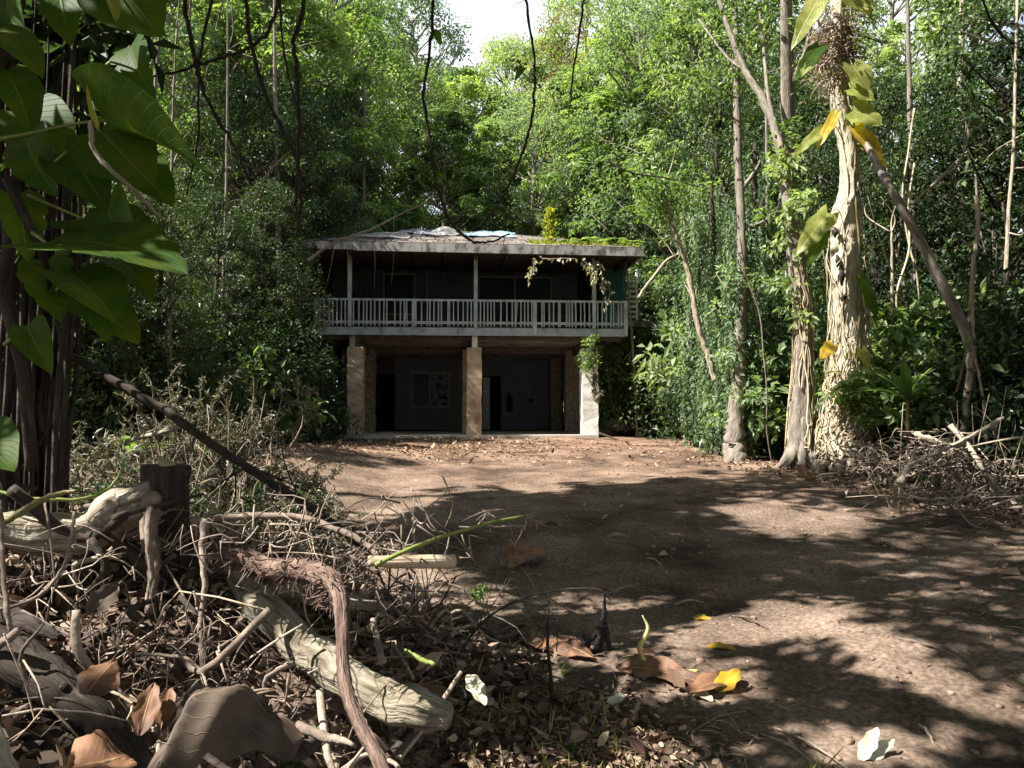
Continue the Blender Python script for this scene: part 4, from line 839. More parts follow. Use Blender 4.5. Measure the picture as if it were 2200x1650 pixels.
# ---- second trunk, forked
Y2 = 13.6; b2 = at(1724, 1005, Y2); root2 = empty('forked_tree', b2, 'tall forked tree with a streaky pale base, just left of the root-wrapped trunk', 'tree')
P2 = line([(1722, 1030, Y2), (1722, 900, Y2), (1726, 760, Y2), (1722, 640, Y2), (1712, 560, Y2), (1700, 480, Y2)]); r2_ = np.array([33, 26, 20, 17, 13, 11]) / F * Y2
tb = MB(); tube(tb, P2, r2_, 18, 9, .05, flute=.09)
tube(tb, line([(1700, 485, Y2), (1688, 400, Y2), (1672, 300, Y2 + .2), (1640, 215, Y2 + .5), (1600, 150, Y2 + .8), (1568, 70, Y2 + 1), (1545, 0, Y2 + 1.2), (1500, -140, Y2 + 1.5)]), np.array([11, 10.5, 9.5, 8.5, 7, 6, 5, 3.5]) / F * Y2, 10, 7, .05, flute=.08, wob=.12)
part('trunk', tb, M['bark_grey'], root2)
tb = MB(); tube(tb, line([(1712, 640, Y2 + .6), (1700, 480, Y2 + .6), (1694, 360, Y2 + .6), (1690, 200, Y2 + .6), (1688, 60, Y2 + .5), (1684, -160, Y2 + .3)]), np.array([16, 16, 16, 15, 13, 10]) / F * Y2, 12, 7, .05, flute=.15)
part('second_trunk', tb, M['bark_grey'], root2)
for pts, rr_ in (([(1672, 300, Y2 + .2), (1650, 200, 14), (1640, 100, 14.4), (1628, -20, 14.8)], 5), ([(1600, 150, Y2 + .8), (1560, 120, 14.8), (1500, 40, 15.5)], 4), ([(1690, 200, Y2 + .6), (1730, 110, 14), (1750, 0, 14)], 6)):
    b = MB(); tube(b, line(pts), np.array([rr_, rr_ * .8, rr_ * .6]) / F * Y2, 7, 6, .05); part('limb', b, M['bark_grey'], root2)
cling(P2, r2_, 46, M['root_pale'], root2, (.006, .016), .0, .9, 1.12)
bb_ = MB()
for a, l in ((-2.6, .5), (-1.9, .4), (-1.2, .42), (-.4, .4), (2.9, .45)):
    d = np.array([math.cos(a), math.sin(a), 0]); e = b2 + d * l; e[2] = ground(e[0], e[1], False) - .04; tube(bb_, [b2 + [0, 0, .9] + d * .12, b2 + d * l * .45 + [0, 0, .3], e], [.07, .09, .03], 8, 6, .06, flute=.1, rg=rg)
part('buttress', bb_, M['bark_grey'], root2)
def bushy(b, pts, n, rad, Ln, Wd, rg, style='plain', nl=60, filt=False):
    C = []
    for q in range(n):
        a, bq = pts[rg.integers(len(pts) - 1)], None; i_ = rg.integers(len(pts) - 1); t = rg.random(); C.append(pts[i_] * (1 - t) + pts[i_ + 1] * t + rg.normal(0, rad * .6, 3))
    C = np.array(C)
    if filt: C = C[keep(C)]
    if len(C): puff_leaves(b, C, rad * .7, nl, Ln, Wd, rg, style)
lb = MB(); bushy(lb, line([(1660, 60, 15), (1620, -60, 15), (1540, -40, 15.5), (1700, -40, 14.5), (1480, 120, 16), (1560, 220, 15.5)]), 44, .75, .15, .06, rg); bushy(lb, line([(1720, 560, 14.4), (1690, 650, 14), (1760, 640, 14.6)]), 8, .45, .14, .06, rg); part('crown', lb, M['leaf_mid'], root2, smoothf=False)
lb = MB(); bushy(lb, line([(1715, 660, 13.3), (1705, 520, 13.4), (1690, 430, 13.5), (1690, 300, 13.8)]), 26, .34, .17, .08, np.random.default_rng(4), nl=30); part('climbing_foliage', lb, M['leaf_mid'], root2, smoothf=False)
# ---- leaning grey trunk with prop roots
Y3 = 11.0; b3 = at(2075, 1035, Y3); root3 = empty('leaning_tree', b3, 'grey trunk leaning to the left and standing on thin prop roots', 'tree')
tb = MB(); tube(tb, line([(2088, 760, Y3), (2070, 700, Y3), (2030, 620, Y3), (1980, 520, Y3), (1930, 430, Y3), (1888, 360, Y3 + .6), (1846, 270, Y3 + 1.8), (1800, 120, Y3 + 3.4), (1790, -150, Y3 + 4.2)]), np.array([10, 11, 11, 10, 9, 8, 6, 5, 3]) / F * Y3, 10, 7, .05, flute=.08, wob=.08); part('trunk', tb, M['bark_grey'], root3)
for pts, rr_ in (([(2088, 740, Y3), (2080, 830, Y3), (2072, 930, Y3), (2066, 1060, Y3)], 9), ([(2090, 700, Y3), (2096, 850, Y3 + .1), (2104, 1060, Y3 + .2)], 4), ([(2085, 720, Y3), (2112, 860, Y3 - .2), (2128, 1075, Y3 - .3)], 4), ([(2085, 720, Y3), (2050, 880, Y3 + .3), (2040, 1050, Y3 + .4)], 4), ([(2088, 730, Y3), (2090, 600, Y3), (2100, 500, Y3), (2098, 420, Y3)], 6)):
    b = MB(); tube(b, line(pts), np.array([rr_, rr_ * .8, rr_ * .8]) / F * Y3, 7, 7, .06, wob=.2); part('prop_root', b, M['bark_pale' if rr_ > 5 else 'root'], root3)
lb = MB(); bushy(lb, line([(1850, -100, 11.5), (1950, -160, 12), (1760, -160, 12)]), 14, .7, .15, .06, rg); part('crown', lb, M['leaf_mid'], root3, smoothf=False)
# ---- thin stems
def thin_tree(pts, r, m, lab, crown=None, seed=0, nm='thin_tree', twigs=6):
    P = line(pts); b_ = P[0]; ro = empty(nm, b_, lab, 'tree'); tb = MB(); tube(tb, P, r, 8, 8, .06, flute=.06, wob=.12); rg = np.random.default_rng(seed + 50); S = spline(P, 6)
    for q in range(twigs):
        s = S[rg.integers(len(S) // 3, len(S) - 1)]; d = unit(rg.normal(0, 1, 3) + [0, 0, .9]) * rg.uniform(.4, 1.1); tube(tb, [s, s + d * .5 + rg.normal(0, .06, 3), s + d], [np.mean(r) * .4, np.mean(r) * .25, .003], 5, 4, rg=rg)
    part('trunk', tb, m, ro)
    if crown: lb = MB(); bushy(lb, line(crown[0]), crown[1], crown[2], .15, .06, rg); part('crown', lb, M[crown[3]], ro, smoothf=False)
    return ro
thin_tree([(2150, 960, 12), (2150, 900, 12), (2152, 750, 12), (2160, 600, 12), (2168, 450, 12), (2178, 300, 12), (2185, 0, 12.2)], [.045, .04, .03, .02], M['bark_pale'], 'thin straight pale pole-like tree near the right edge')
thin_tree([(1538, 820, 16), (1520, 760, 16), (1497, 690, 16), (1482, 600, 16), (1462, 530, 16), (1440, 470, 16), (1425, 380, 16)], [.07, .065, .055, .03], M['bark_pale'], 'slender pale stem leaning left, right of the house', ([(1440, 400, 16), (1400, 430, 16), (1480, 440, 16), (1500, 380, 16)], 16, .5, 'leaf_fresh'), 2)
thin_tree([(1372, 640, 21), (1400, 600, 21), (1432, 560, 21), (1462, 540, 21), (1470, 480, 21), (1440, 400, 21)], [.05, .045, .04, .015], M['bark_pale'], 'bent pale branch beside the landing rail at the right end of the roof', None, 4, 'bent_branch', 8)
thin_tree([(1574, 1012, 15), (1577, 975, 15), (1582, 900, 15), (1590, 700, 15), (1596, 560, 15), (1586, 330, 15.3), (1580, 60, 15.6), (1575, -150, 16)], [.30, .22, .12, .09, .07, .04], M['bark_grey'], 'stout trunk foot below the hanging vines, left of the forked tree', ([(1590, 900, 15), (1596, 700, 15), (1590, 560, 15)], 18, .4, 'leaf_blue'), 5)
for q, (px, Y, hy, r, mm, lab) in enumerate([(480, 19, 520, .13, 'bark_grey', 'grey vine-hung trunk in the thicket left of the house'), (352, 13, 60, .04, 'bark_grey', 'pale upright stem behind the big leaves, leftmost of the thin ones'), (300, 15, 0, .06, 'bark_grey', 'grey upright stem close behind the giant leaves'),
         (468, 17, -60, .04, 'bark_grey', 'pale thin stem seen through the dark branches'), (600, 22, -40, .09, 'bark_grey', 'straight grey stem left of the roof'), 
        (790, 29, 150, .10, 'bark_grey', 'grey stem rising behind the left part of the roof'), (1650, 19, 0, .06, 'bark_grey', 'thin grey stem left of the forked trunk'), (1960, 17, -50, .09, 'bark_grey', 'grey stem between the two big trunks and the right edge'), (2065, 18, -50, .12, 'bark_pale', 'pale stem catching light at the upper right'), (1900, 14, 500, .05, 'bark_pale', 'short thin stem right of the root-wrapped trunk'), (1362, 24, 560, .05, 'bark_pale', 'thin pale stem behind the landing props')]):
    x = (px - CX) / F * Y; zb = float(ground(x, Y, False)) - .1; tz = at(px, hy, Y)[2]; P = np.array([[x + .1 * math.sin(q * 2 + t_ * 3) + .25 * t_ * math.sin(q), Y, zb + (tz - zb) * t_] for t_ in np.linspace(0, 1, 7)])
    ro = empty('thin_tree', P[0], lab, 'tree'); tb = MB(); tube(tb, P, [r, r * .9, r * .7, r * .4], 8, 6, .05, wob=.1)
    for w_ in range(8):
        s = P[rg.integers(2, 7)]; d = unit(rg.normal(0, 1, 3) + [0, 0, .9]) * rg.uniform(.6, 1.6); tube(tb, [s, s + d * .5 + rg.normal(0, .1, 3), s + d], [r * .35, r * .2, .004], 5, 4, rg=rg)
    part('trunk', tb, M[mm], ro)
# ---------------------------------------------------------------- near left: dark trunk hung with roots, giant climbing leaves
YL = 4.2; bl = at(20, 1090, YL); bl[2] = ground(bl[0], bl[1], False) - .05; rootl = empty('dark_root_hung_tree', bl, 'dark trunk hung with straight aerial roots at the left edge of the picture', 'tree')
PL = np.array([[bl[0], bl[1], z] for z in (bl[2] - .1, .8, 1.6, 2.4, 3.2, 4.2, 5.5)]); PL[:, 0] += [0, 0, -.02, .02, 0, -.05, -.1]; rl = np.array([.24, .19, .17, .17, .18, .2, .2])
tb = MB(); tube(tb, PL, rl, 16, 8, .05, flute=.14); part('trunk', tb, M['bark_dark'], rootl); rg = np.random.default_rng(31)
cling(PL, rl, 60, M['bark_dark'], rootl, (.010, .022), 0, .8, 1.1, 'climbing_roots', .25)
ab = MB()
for q in range(46):
    px = rg.uniform(-60, 150) if q % 3 else rg.uniform(40, 110); Y = YL + rg.uniform(-.5, .7); zt = rg.uniform(2.4, 4.6); x = (px - CX) / F * Y; zb = ground(x, Y) - .02; o = np.cumsum(rg.normal(0, .02, (6, 2)), 0)
    P = np.stack([x + o[:, 0], Y + o[:, 1], np.linspace(zb, zt, 6)], 1); tube(ab, P, rg.uniform(.004, .016), 5, 5, .05, rg=rg)
part('aerial_roots', ab, M['bark_dark'], rootl)
lb = MB(); bushy(lb, np.array([[bl[0], bl[1], 3.2], [bl[0] - .5, bl[1] + .3, 4.6], [bl[0] + .6, bl[1] - .2, 4.6], [bl[0], bl[1] - 1, 4.9]]), 60, .5, .2, .1, rg, filt=True); lb = mb_keep(lb); part('crown', lb, M['leaf_dark'], rootl, smoothf=False)
# dense dark crown over the left edge, above the picture: it keeps the climbing leaves in shade
rg = np.random.default_rng(71); n = 2600; C = np.array([-1.9, 3.1, 2.75]) + rg.normal(0, 1, (n, 3)) * [.75, .5, .55] + SUN * rg.uniform(1.2, 4.2, (n, 1)); ax, ay = proj(C); C = C[~((C[:, 1] > .2) & (ay > -80) & (ax > -80) & (ax < 2280)) & (C[:, 2] > 2.5)]
k_ = vnoise(C[:, 0] * 4, C[:, 1] * 4 + C[:, 2] * 3, 3) < .75; C = C[k_]; C = C[keep(C)]; lb = MB(); leafset(lb, C, rg.normal(0, 1, C.shape), rg.normal(0, .6, C.shape) + SUN, .2 * rg.uniform(.6, 1.2, len(C)), .1, .12, rg); part('crown', lb, M['leaf_dark'], rootl, smoothf=False)
n = 1600; C = np.stack([rg.uniform(-2.9, -2.0, n), rg.uniform(2.6, 3.6, n), rg.uniform(2.0, 3.3, n)], 1) + SUN * rg.uniform(1.0, 3.2, (n, 1)); ax, ay = proj(C); C = C[~((C[:, 1] > .2) & (ay > -80) & (ax > -60) & (ax < 2280))]; sa_ = C[:, 0] - C[:, 2] * SUN[0] / SUN[2]; sb_ = C[:, 1] - C[:, 2] * SUN[1] / SUN[2]
for lp_ in [(-20, 1142, 2.95), (60, 1142, 2.97), (140, 1145, 3.0), (210, 1130, 3.05), (280, 1095, 3.1)]:
    w_ = at(*lp_); k_ = (sa_ - (w_[0] - w_[2] * SUN[0] / SUN[2])) ** 2 + (sb_ - (w_[1] - w_[2] * SUN[1] / SUN[2])) ** 2 > .15 ** 2; C = C[k_]; sa_ = sa_[k_]; sb_ = sb_[k_]
lb = MB(); leafset(lb, C, rg.normal(0, 1, C.shape), rg.normal(0, .6, C.shape) + SUN, .2 * rg.uniform(.6, 1.2, len(C)), .1, .12, rg); part('crown', lb, M['leaf_dark'], rootl, smoothf=False)
C = np.stack([rg.uniform(-60, 250, 46), rg.uniform(-60, 620, 46)], 1); C = np.array([at(a_ - max(0, b_ - 350) * .4, b_, rg.uniform(3.8, 4.6)) for a_, b_ in C]); lb = MB(); puff_leaves(lb, C, .26, 26, .17, .09, rg); part('foliage', lb, M['leaf_dark'], rootl, smoothf=False)
# giant climber
gp = empty('giant_climber', at(60, 1000, 3.7), 'giant climbing plant with big leaves hanging over the left side', 'plant')
sb = MB(); tube(sb, line([(70, 1010, 3.7), (50, 800, 3.6), (10, 620, 3.5), (20, 480, 3.4), (-40, 250, 3.4), (30, 60, 3.4), (60, -160, 3.4)]), [.03, .03, .028, .024], 9, 7, .05); tube(sb, line([(15, 385, 3.3), (60, 480, 3.25), (90, 540, 3.2), (105, 620, 3.2), (120, 680, 3.2), (135, 740, 3.2)]), [.02, .018, .012, .006], 8, 7, .05)
part('stem', sb, M['bark_dark'], gp)
def gl(base, tip, Wd, nrm, m='pothos', droop=.5, fold=.15, pet=None, curl=0, seed=0, tears=0, lab=None):
    B_ = at(*base); T_ = at(*tip); l = np.linalg.norm(T_ - B_) * (1 + droop ** 2 * .05); b = MB(); A = unit((T_ - B_) + np.array(unit(np.array(nrm, float))) * l * droop * .45)
    grid_leaf(b, B_, A, l, Wd, nrm, droop, fold, 'heart', curl, .012, np.random.default_rng(seed), 20, 10, tears); lf = part('leaf', b, M[m], gp, lab)
    if pet: pb = MB(); tube(pb, line(pet + [base]), [.010, .007, .006], 6, 8, .02); part('petiole', pb, M['stem_green'], lf)
gl((222, 258, 3.0), (452, 372, 2.75), .46, (.25, .35, .9), pet=[(-20, 302, 3.2), (60, 288, 3.15), (150, 268, 3.1)], droop=.25, fold=.42, seed=1, lab='largest folded leaf with its edge turned to the light')
gl((214, 262, 3.02), (182, 172, 2.9), .09, (-.7, -.6, .3), 'pothos_light', .35, .3, seed=2)
gl((215, 280, 3.15), (330, 400, 3.1), .34, (-.3, -.7, .6), 'pothos', .4, .1, [(60, 400, 3.3), (140, 330, 3.2)], seed=3)
gl((100, 522, 3.1), (400, 575, 2.7), .50, (.05, -.5, .85), 'pothos', .45, .16, [(70, 500, 3.2)], seed=4, tears=.3)
gl((180, 470, 3.3), (330, 520, 3.2), .36, (0, -.5, .8), 'pothos', .4, .12, [(60, 420, 3.35)], seed=41)
gl((150, 590, 3.1), (252, 690, 2.9), .30, (.4, -.5, .7), 'pothos', .5, .25, [(110, 640, 3.2)], seed=5)
gl((160, 625, 3.2), (300, 738, 3.1), .26, (.2, -.6, .7), 'pothos', .5, .2, [(120, 640, 3.2)], seed=6)
gl((240, -50, 3.0), (345, 78, 2.95), .34, (-.2, -.8, .4), 'pothos', .35, .1, seed=7)
gl((205, -60, 2.9), (262, 36, 2.8), .13, (-.3, .3, .9), 'pothos_light', .3, .2, seed=8)
gl((-30, 60, 3.1), (92, 165, 2.9), .22, (.1, -.4, .9), 'pothos', .5, .25, seed=9)
gl((-60, 930, 3.1), (25, 1000, 2.9), .25, (.4, -.7, .5), 'pothos', .5, .2, seed=11)
gl((250, 330, 3.6), (372, 440, 3.5), .30, (.2, -.6, .6), 'pothos', .4, .15, seed=15)
gl((60, 240, 3.7), (150, 380, 3.6), .34, (.1, -.8, .3), 'pothos', .4, .15, seed=16)
for q_, (bx, by, tx, ty, wd_, Y_q) in enumerate([(20, -20, 60, 120, .22, 3.3), (130, -40, 150, 95, .24, 3.3), (10, 150, 70, 285, .22, 3.4), (60, 300, 120, 420, .24, 3.35), (150, 330, 230, 450, .26, 3.3), (30, 420, 60, 560, .22, 3.35), (230, 440, 300, 560, .24, 3.2), (100, 560, 130, 690, .22, 3.3), (190, 600, 230, 730, .22, 3.3), (280, 100, 330, 210, .2, 3.5), (60, 700, 110, 800, .16, 3.4), (250, 560, 330, 640, .2, 3.4)]):
    gl((bx, by, Y_q), (tx, ty, Y_q - .15), wd_, ((q_ % 3 - 1) * .5, -.6, .45 + .2 * (q_ % 2)), 'pothos', .7, .22, [(bx - 50, by + 40, Y_q + .15)], seed=60 + q_, tears=.25 * (q_ % 2))
stick('bare_branch', [(196, 262, 2.9), (196, 290, 2.85), (208, 330, 2.85), (245, 372, 2.85), (290, 410, 2.9), (345, 470, 3.0)], [.010, .011, .009, .007], M['bark_pale'], 'curved pale bare branch hanging in front of the big folded leaf', 'branch')
# climber leaves on the pale trunk
cl_ = empty('trunk_climber', at(1830, 700, 12.4), 'climbing plant with yellow green leaves on the root-wrapped trunk', 'plant')
sb = MB(); tube(sb, line([(1840, 760, 12.5), (1850, 600, 12.5), (1838, 420, 12.5), (1836, 300, 12.55), (1822, 160, 12.5), (1830, 0, 12.5)]), .018, 6, 7, .08); part('stem', sb, M['stem_olive'], cl_)
for q, (bp, tp_, wd, nrm, mm) in enumerate([((1770, -20), (1700, 95), .32, (-.5, -.6, .5), 'pothos_light'), ((1760, 100), (1708, 165), .24, (-.4, -.5, .7), 'pothos'), ((1820, -30), (1880, 30), .5, (.1, -.7, .6), 'pothos_light'), ((1835, 8), (1885, 15), .22, (0, -.3, .9), 'pothos_light'),
        ((1832, 140), (1875, 195), .42, (.2, -.7, .6), 'pothos_light'), ((1828, 190), (1882, 210), .30, (.1, -.6, .8), 'pothos_light'), ((1832, 238), (1898, 262), .46, (.1, -.55, .8), 'pothos_light'), ((1836, 275), (1912, 345), .34, (.5, -.6, .4), 'pothos_yellow'), ((1860, 320), (1915, 358), .12, (.4, -.6, .4), 'pothos_yellow'),
        ((1795, 245), (1755, 315), .16, (-.5, -.6, .4), 'pothos_yellow'), ((1765, 280), (1705, 330), .18, (-.4, -.5, .6), 'pothos_light'), ((1750, 120), (1720, 160), .2, (-.4, -.5, .6), 'pothos_light'), ((1780, 460), (1712, 540), .34, (-.5, -.5, .6), 'pothos_light'), ((1770, 500), (1735, 570), .22, (-.5, -.6, .4), 'pothos'), ((1850, 600), (1895, 690), .22, (.4, -.6, .4), 'pothos'), ((1788, 740), (1762, 770), .2, (-.5, -.6, .4), 'pothos_yellow'), ((1850, 750), (1872, 800), .2, (.4, -.6, .4), 'pothos_light')]):
    B_ = at(*bp, 12.35); T_ = at(*tp_, 12.2); l = np.linalg.norm(T_ - B_); b = MB(); grid_leaf(b, B_, unit(T_ - B_), l, wd * 1.1, (nrm[0] * .6, -1.0, .25), .3, .15, 'heart', 0, .05, np.random.default_rng(q), 12, 8); lf = part('leaf', b, M[mm], cl_)
    pb = MB(); tube(pb, [at(1815 if bp[0] < 1815 else 1832, bp[1] + 30, 12.5), (B_ + at(1820, bp[1], 12.5)) / 2 + [0, 0, .08], B_], .008, 5, 5); part('petiole', pb, M['stem_green'], lf)
# ---------------------------------------------------------------- hanging vines and dark branches
def vine(pts, r, lab, leaves=(), nm='hanging_vine', cat='vine', seed=0, m='vine', tw=10):
    P = line(pts); ro = empty(nm, P[-1], lab, cat); b = MB(); tube(b, P, r, 6, 9, .12, wob=.35); rg = np.random.default_rng(seed + 9); S = spline(P, 9)
    for q in range(tw):
        s = S[rg.integers(2, len(S) - 1)]; d = rdir(1, rg)[0] * rg.uniform(.04, .2); tube(b, [s, s + d * .6 + rg.normal(0, .01, 3), s + d], [.003, .002, .001], 4, 3, rg=rg)
    part('stem', b, M[m], ro)
    for bp, tp_, wd in leaves:
        B_ = at(*bp); T_ = at(*tp_); lb = MB(); grid_leaf(lb, B_, unit(T_ - B_), np.linalg.norm(T_ - B_), wd, (.2, -.8, .5), .5, .3, 'oval', 0, .06, rg, 8, 6); part('leaf', lb, M['pothos'], ro)
    return ro
vine([(932, -160, 5.6), (930, 0, 5.5), (925, 100, 5.5), (911, 200, 5.5), (924, 300, 5.5), (934, 380, 5.5), (965, 470, 5.5), (1008, 514, 5.5), (1050, 520, 5.5), (1096, 502, 5.5)], [.013, .012, .011, .006], 'dark thin vine left of the sky gap, hooking to the right over the roof', [((930, 62, 5.5), (950, 92, 5.5), .07), ((934, 372, 5.5), (958, 382, 5.5), .06)], seed=1)
vine([(1118, -160, 5.9), (1130, 0, 5.8), (1147, 120, 5.8), (1148, 210, 5.8), (1134, 290, 5.8), (1106, 370, 5.8), (1070, 440, 5.8), (1028, 490, 5.8)], [.011, .010, .011, .007], 'dark thin vine hanging from the middle of the sky gap and swinging left', [((1128, 145, 5.8), (1104, 168, 5.8), .05)], seed=2)
vine([(1262, -160, 6.3), (1253, 0, 6.2), (1245, 70, 6.2), (1232, 150, 6.2), (1222, 240, 6.2)], [.010, .010, .006], 'short dark vine hanging right of the sky gap', seed=3)
for q, (pts, r, lab) in enumerate([([(392, -80, 5), (400, 20, 5), (420, 130, 5), (445, 215, 5), (500, 310, 5), (540, 400, 5.1)], [.016, .015, .008], 'dark bent branch hanging steeply, upper left, leftmost of the dark ones'),
        ([(525, -80, 5.2), (535, 60, 5.2), (555, 160, 5.2), (600, 265, 5.2), (640, 350, 5.2), (645, 430, 5.2), (640, 500, 5.3)], [.015, .015, .013, .007], 'dark branch sweeping from the top down to the left roof corner'),
        ([(662, -80, 5.4), (650, 20, 5.4), (632, 90, 5.4), (640, 190, 5.4), (642, 300, 5.4), (636, 420, 5.4), (642, 500, 5.4)], [.016, .016, .014, .006], 'dark nearly straight vine above the left roof corner'),
        ([(610, -60, 5.0), (580, 60, 5.0), (520, 108, 5.0), (430, 138, 5.0), (360, 158, 5.0), (300, 168, 5.0)], [.011, .011, .009, .005], 'dark branch crossing the others sideways, upper left'),
        ([(470, -60, 6), (430, 120, 6), (425, 300, 6), (400, 420, 6)], [.012, .01, .006], 'thin dark stem behind the crossing branches'),
        ([(600, -60, 6.3), (608, 100, 6.3), (640, 240, 6.3), (660, 330, 6.3)], [.011, .01, .005], 'thin dark vine between the two long dark ones')]):
    vine(pts, r, lab, nm='dark_branch', cat='branch', seed=q + 20, tw=14)
for pts, lab in (([(660, 560, 9), (720, 520, 9), (800, 492, 9.2), (870, 455, 9.4), (960, 420, 9.6)], 'pale thin branch slanting above the left half of the roof'), ([(540, 440, 9), (560, 400, 9), (585, 360, 9), (630, 320, 9)], 'pale broken twig hanging at the upper left'), ([(1300, 345, 14), (1360, 372, 14), (1430, 382, 14), (1500, 400, 14)], 'dark horizontal branch above the right end of the roof'),
        ([(2000, 400, 10), (2060, 350, 10), (2080, 290, 10), (2070, 250, 10)], 'curved pale vine near the right edge, high up'), ([(1960, 440, 11), (2010, 390, 11), (2078, 325, 11)], 'straight pale dead branch right of the leaning trunk')):
    stick('slanting_branch', [(a, b_, c) for a, b_, c in pts], [.016, .014, .006], M['bark_pale' if 'pale' in lab else 'bark_dark'], lab, 'branch', kids=8, kr=.8)
# ---------------------------------------------------------------- foreground heap of logs and roots
stick('cut_log', [(-120, 1165, 2.9), (0, 1140, 2.95), (100, 1146, 3.0), (190, 1140, 3.05), (260, 1100, 3.1), (330, 1078, 3.15)], [.085, .085, .07, .075, .095, .10], M['log_cream'], 'thick pale gnarled log lying across the top of the heap at the left edge', 'log', 18, .07, .09)
st = empty('sawn_stump', at(360, 1110, 3.25), 'short upright sawn stump behind the pale log', 'stump')
b = MB(); tube(b, line([(366, 1170, 3.5), (362, 1110, 3.5), (358, 1040, 3.5), (360, 1000, 3.5)]), [.09, .095, .10, .105], 18, 6, .04, flute=.05); part('trunk', b, M['bark_dark'], st)
b = MB(); P = line([(360, 1003, 3.5)])[0]; tube(b, [P, P + [0.01, 0, .012]], .055, 12, 2, .12); part('cut_face', b, M['wood_cut'], st)
stick('hollow_root', [(330, 1060, 3.05), (322, 1150, 2.95), (330, 1230, 2.9), (318, 1320, 2.85)], [.035, .03, .022, .012], M['root'], 'flat root hanging down from the stump', 'root')
stick('mossy_log', [(500, 1238, 3.15), (560, 1300, 3.05), (640, 1385, 2.95), (720, 1440, 2.85), (800, 1492, 2.78), (880, 1522, 2.72), (965, 1540, 2.7)], [.038, .056, .070, .072, .074, .064, .045], M['log_pale'], 'pale mossy log slanting down to the right through the foreground', 'log', 20, .05, .06)
stick('lower_log', [(595, 1262, 3.2), (680, 1272, 3.15), (760, 1292, 3.15), (845, 1302, 3.1)], [.05, .05, .03, .012], M['log_pale'], 'split pale log wedged under the shaggy red root', 'log', 12)
stick('dark_log', [(-160, 1330, 2.3), (-20, 1385, 2.3), (90, 1465, 2.25), (180, 1530, 2.2), (250, 1600, 2.15), (330, 1690, 2.05)], [.060, .062, .058, .052, .045, .04], M['bark_dark'], 'thick dark log in the lower left corner', 'log', 16, .07, .1)
stick('dark_stump', [(-60, 1280, 2.9), (40, 1330, 2.6), (90, 1352, 2.5), (135, 1372, 2.45)], [.034, .03, .022, .01], M['bark_dark'], 'short dark broken branch pointing right at the left edge', 'branch', 10)
rr = empty('shaggy_root', at(600, 1230, 2.8), 'reddish brown shaggy root that bends down in front of the mossy log', 'root')
Pr = line([(462, 1178, 2.95), (520, 1195, 2.9), (580, 1222, 2.85), (640, 1222, 2.75), (700, 1240, 2.6), (728, 1280, 2.5), (735, 1340, 2.42), (736, 1420, 2.35), (746, 1490, 2.28), (775, 1560, 2.2), (812, 1630, 2.1), (840, 1720, 2.0)])
b = MB(); tube(b, Pr, np.array([.018, .034, .038, .040, .036, .027, .021, .020, .021, .021, .020, .020]), 14, 8, .06, flute=.07); part('root_body', b, M['root_red'], rr)
b = MB(); rg = np.random.default_rng(77); S = spline(Pr[:6], 10)
for q in range(420):
    s = S[rg.integers(len(S))]; d = rdir(1, rg)[0]; s = s + d * .028; e = s + d * rg.uniform(.01, .05) + rg.normal(0, .02, 3) + [0, 0, -.02]; tube(b, [s, (s + e) / 2 + rg.normal(0, .01, 3), e], [.004, .003, .001], 3, 2, rg=rg)
part('root_fibres', b, M['root_red'], rr)
cs = empty('cut_stick', at(880, 1205, 2.75), 'short pale stick with a clean cut end in front of the shaded soil', 'stick')
Pc = line([(790, 1205, 2.7), (850, 1207, 2.72), (920, 1206, 2.76), (974, 1206, 2.8)]); b = MB(); tube(b, Pc, [.018, .023, .025, .026], 12, 6, .03, flute=.03); part('stick_body', b, M['wood_cut'], cs); b = MB(); d = unit(Pc[-1] - Pc[-2]); tube(b, [Pc[-1] - d * .002, Pc[-1] + d * .004], .0235, 12, 2); part('cut_face', b, M['wood_cut'], cs)
stick('green_stalk', [(806, 1214, 2.6), (880, 1180, 2.65), (960, 1150, 2.75), (1050, 1124, 2.85), (1128, 1108, 2.95)], [.008, .0075, .006, .005], M['stem_green'], 'straight green stem rising to the right over the cut stick', 'stem', 7, wob=.05)
b = MB(); P0 = at(1130, 1108, 2.95)
for q in range(9): d = unit(rg.normal(0, 1, 3) + [1.2, 0, -.2]) * .07; tube(b, [P0, P0 + d * .5 + rg.normal(0, .012, 3), P0 + d], [.003, .002, .001], 4, 3)
thing('broken_tip', b, M['twig'], 'splintered fibres at the tip of the green stem', 'twig')
stick('long_pole', [(-60, 640, 4.4), (60, 690, 4.3), (120, 742, 4.2), (240, 815, 4.1), (370, 892, 4.0), (470, 965, 3.8), (560, 1022, 3.6), (660, 1085, 3.4), (735, 1140, 3.2), (805, 1190, 3.0)], [.026, .024, .023, .02, .017, .014], M['bark_dark'], 'long dark fallen branch slanting from the left trunk down to the root heap', 'branch', 10, kids=16, kr=.5, n=7)
stick('pale_branch', [(405, 912, 4.0), (370, 922, 4.05), (320, 935, 4.1), (270, 948, 4.2)], [.014, .013, .01], M['bark_pale'], 'pale side branch joining the long dark fallen branch', 'branch')
stick('level_root', [(412, 1122, 2.9), (480, 1112, 2.9), (570, 1108, 2.9), (650, 1112, 2.9), (715, 1135, 2.85), (770, 1158, 2.8), (815, 1195, 2.75)], [.014, .016, .013, .012, .012, .01], M['root'], 'nearly level pinkish root running right from the stump', 'root', 9)
stick('hanging_root', [(442, 1118, 2.85), (436, 1180, 2.8), (440, 1260, 2.75), (430, 1340, 2.7), (432, 1400, 2.6), (440, 1465, 2.5)], [.018, .013, .010, .009, .005], M['root'], 'long pale root hanging below the left end of the level root', 'root')
stick('hanging_root', [(322, 1090, 2.8), (318, 1160, 2.75), (326, 1230, 2.75), (312, 1300, 2.7)], [.012, .012, .009, .005], M['root'], 'brown root hanging just below the sawn stump', 'root')
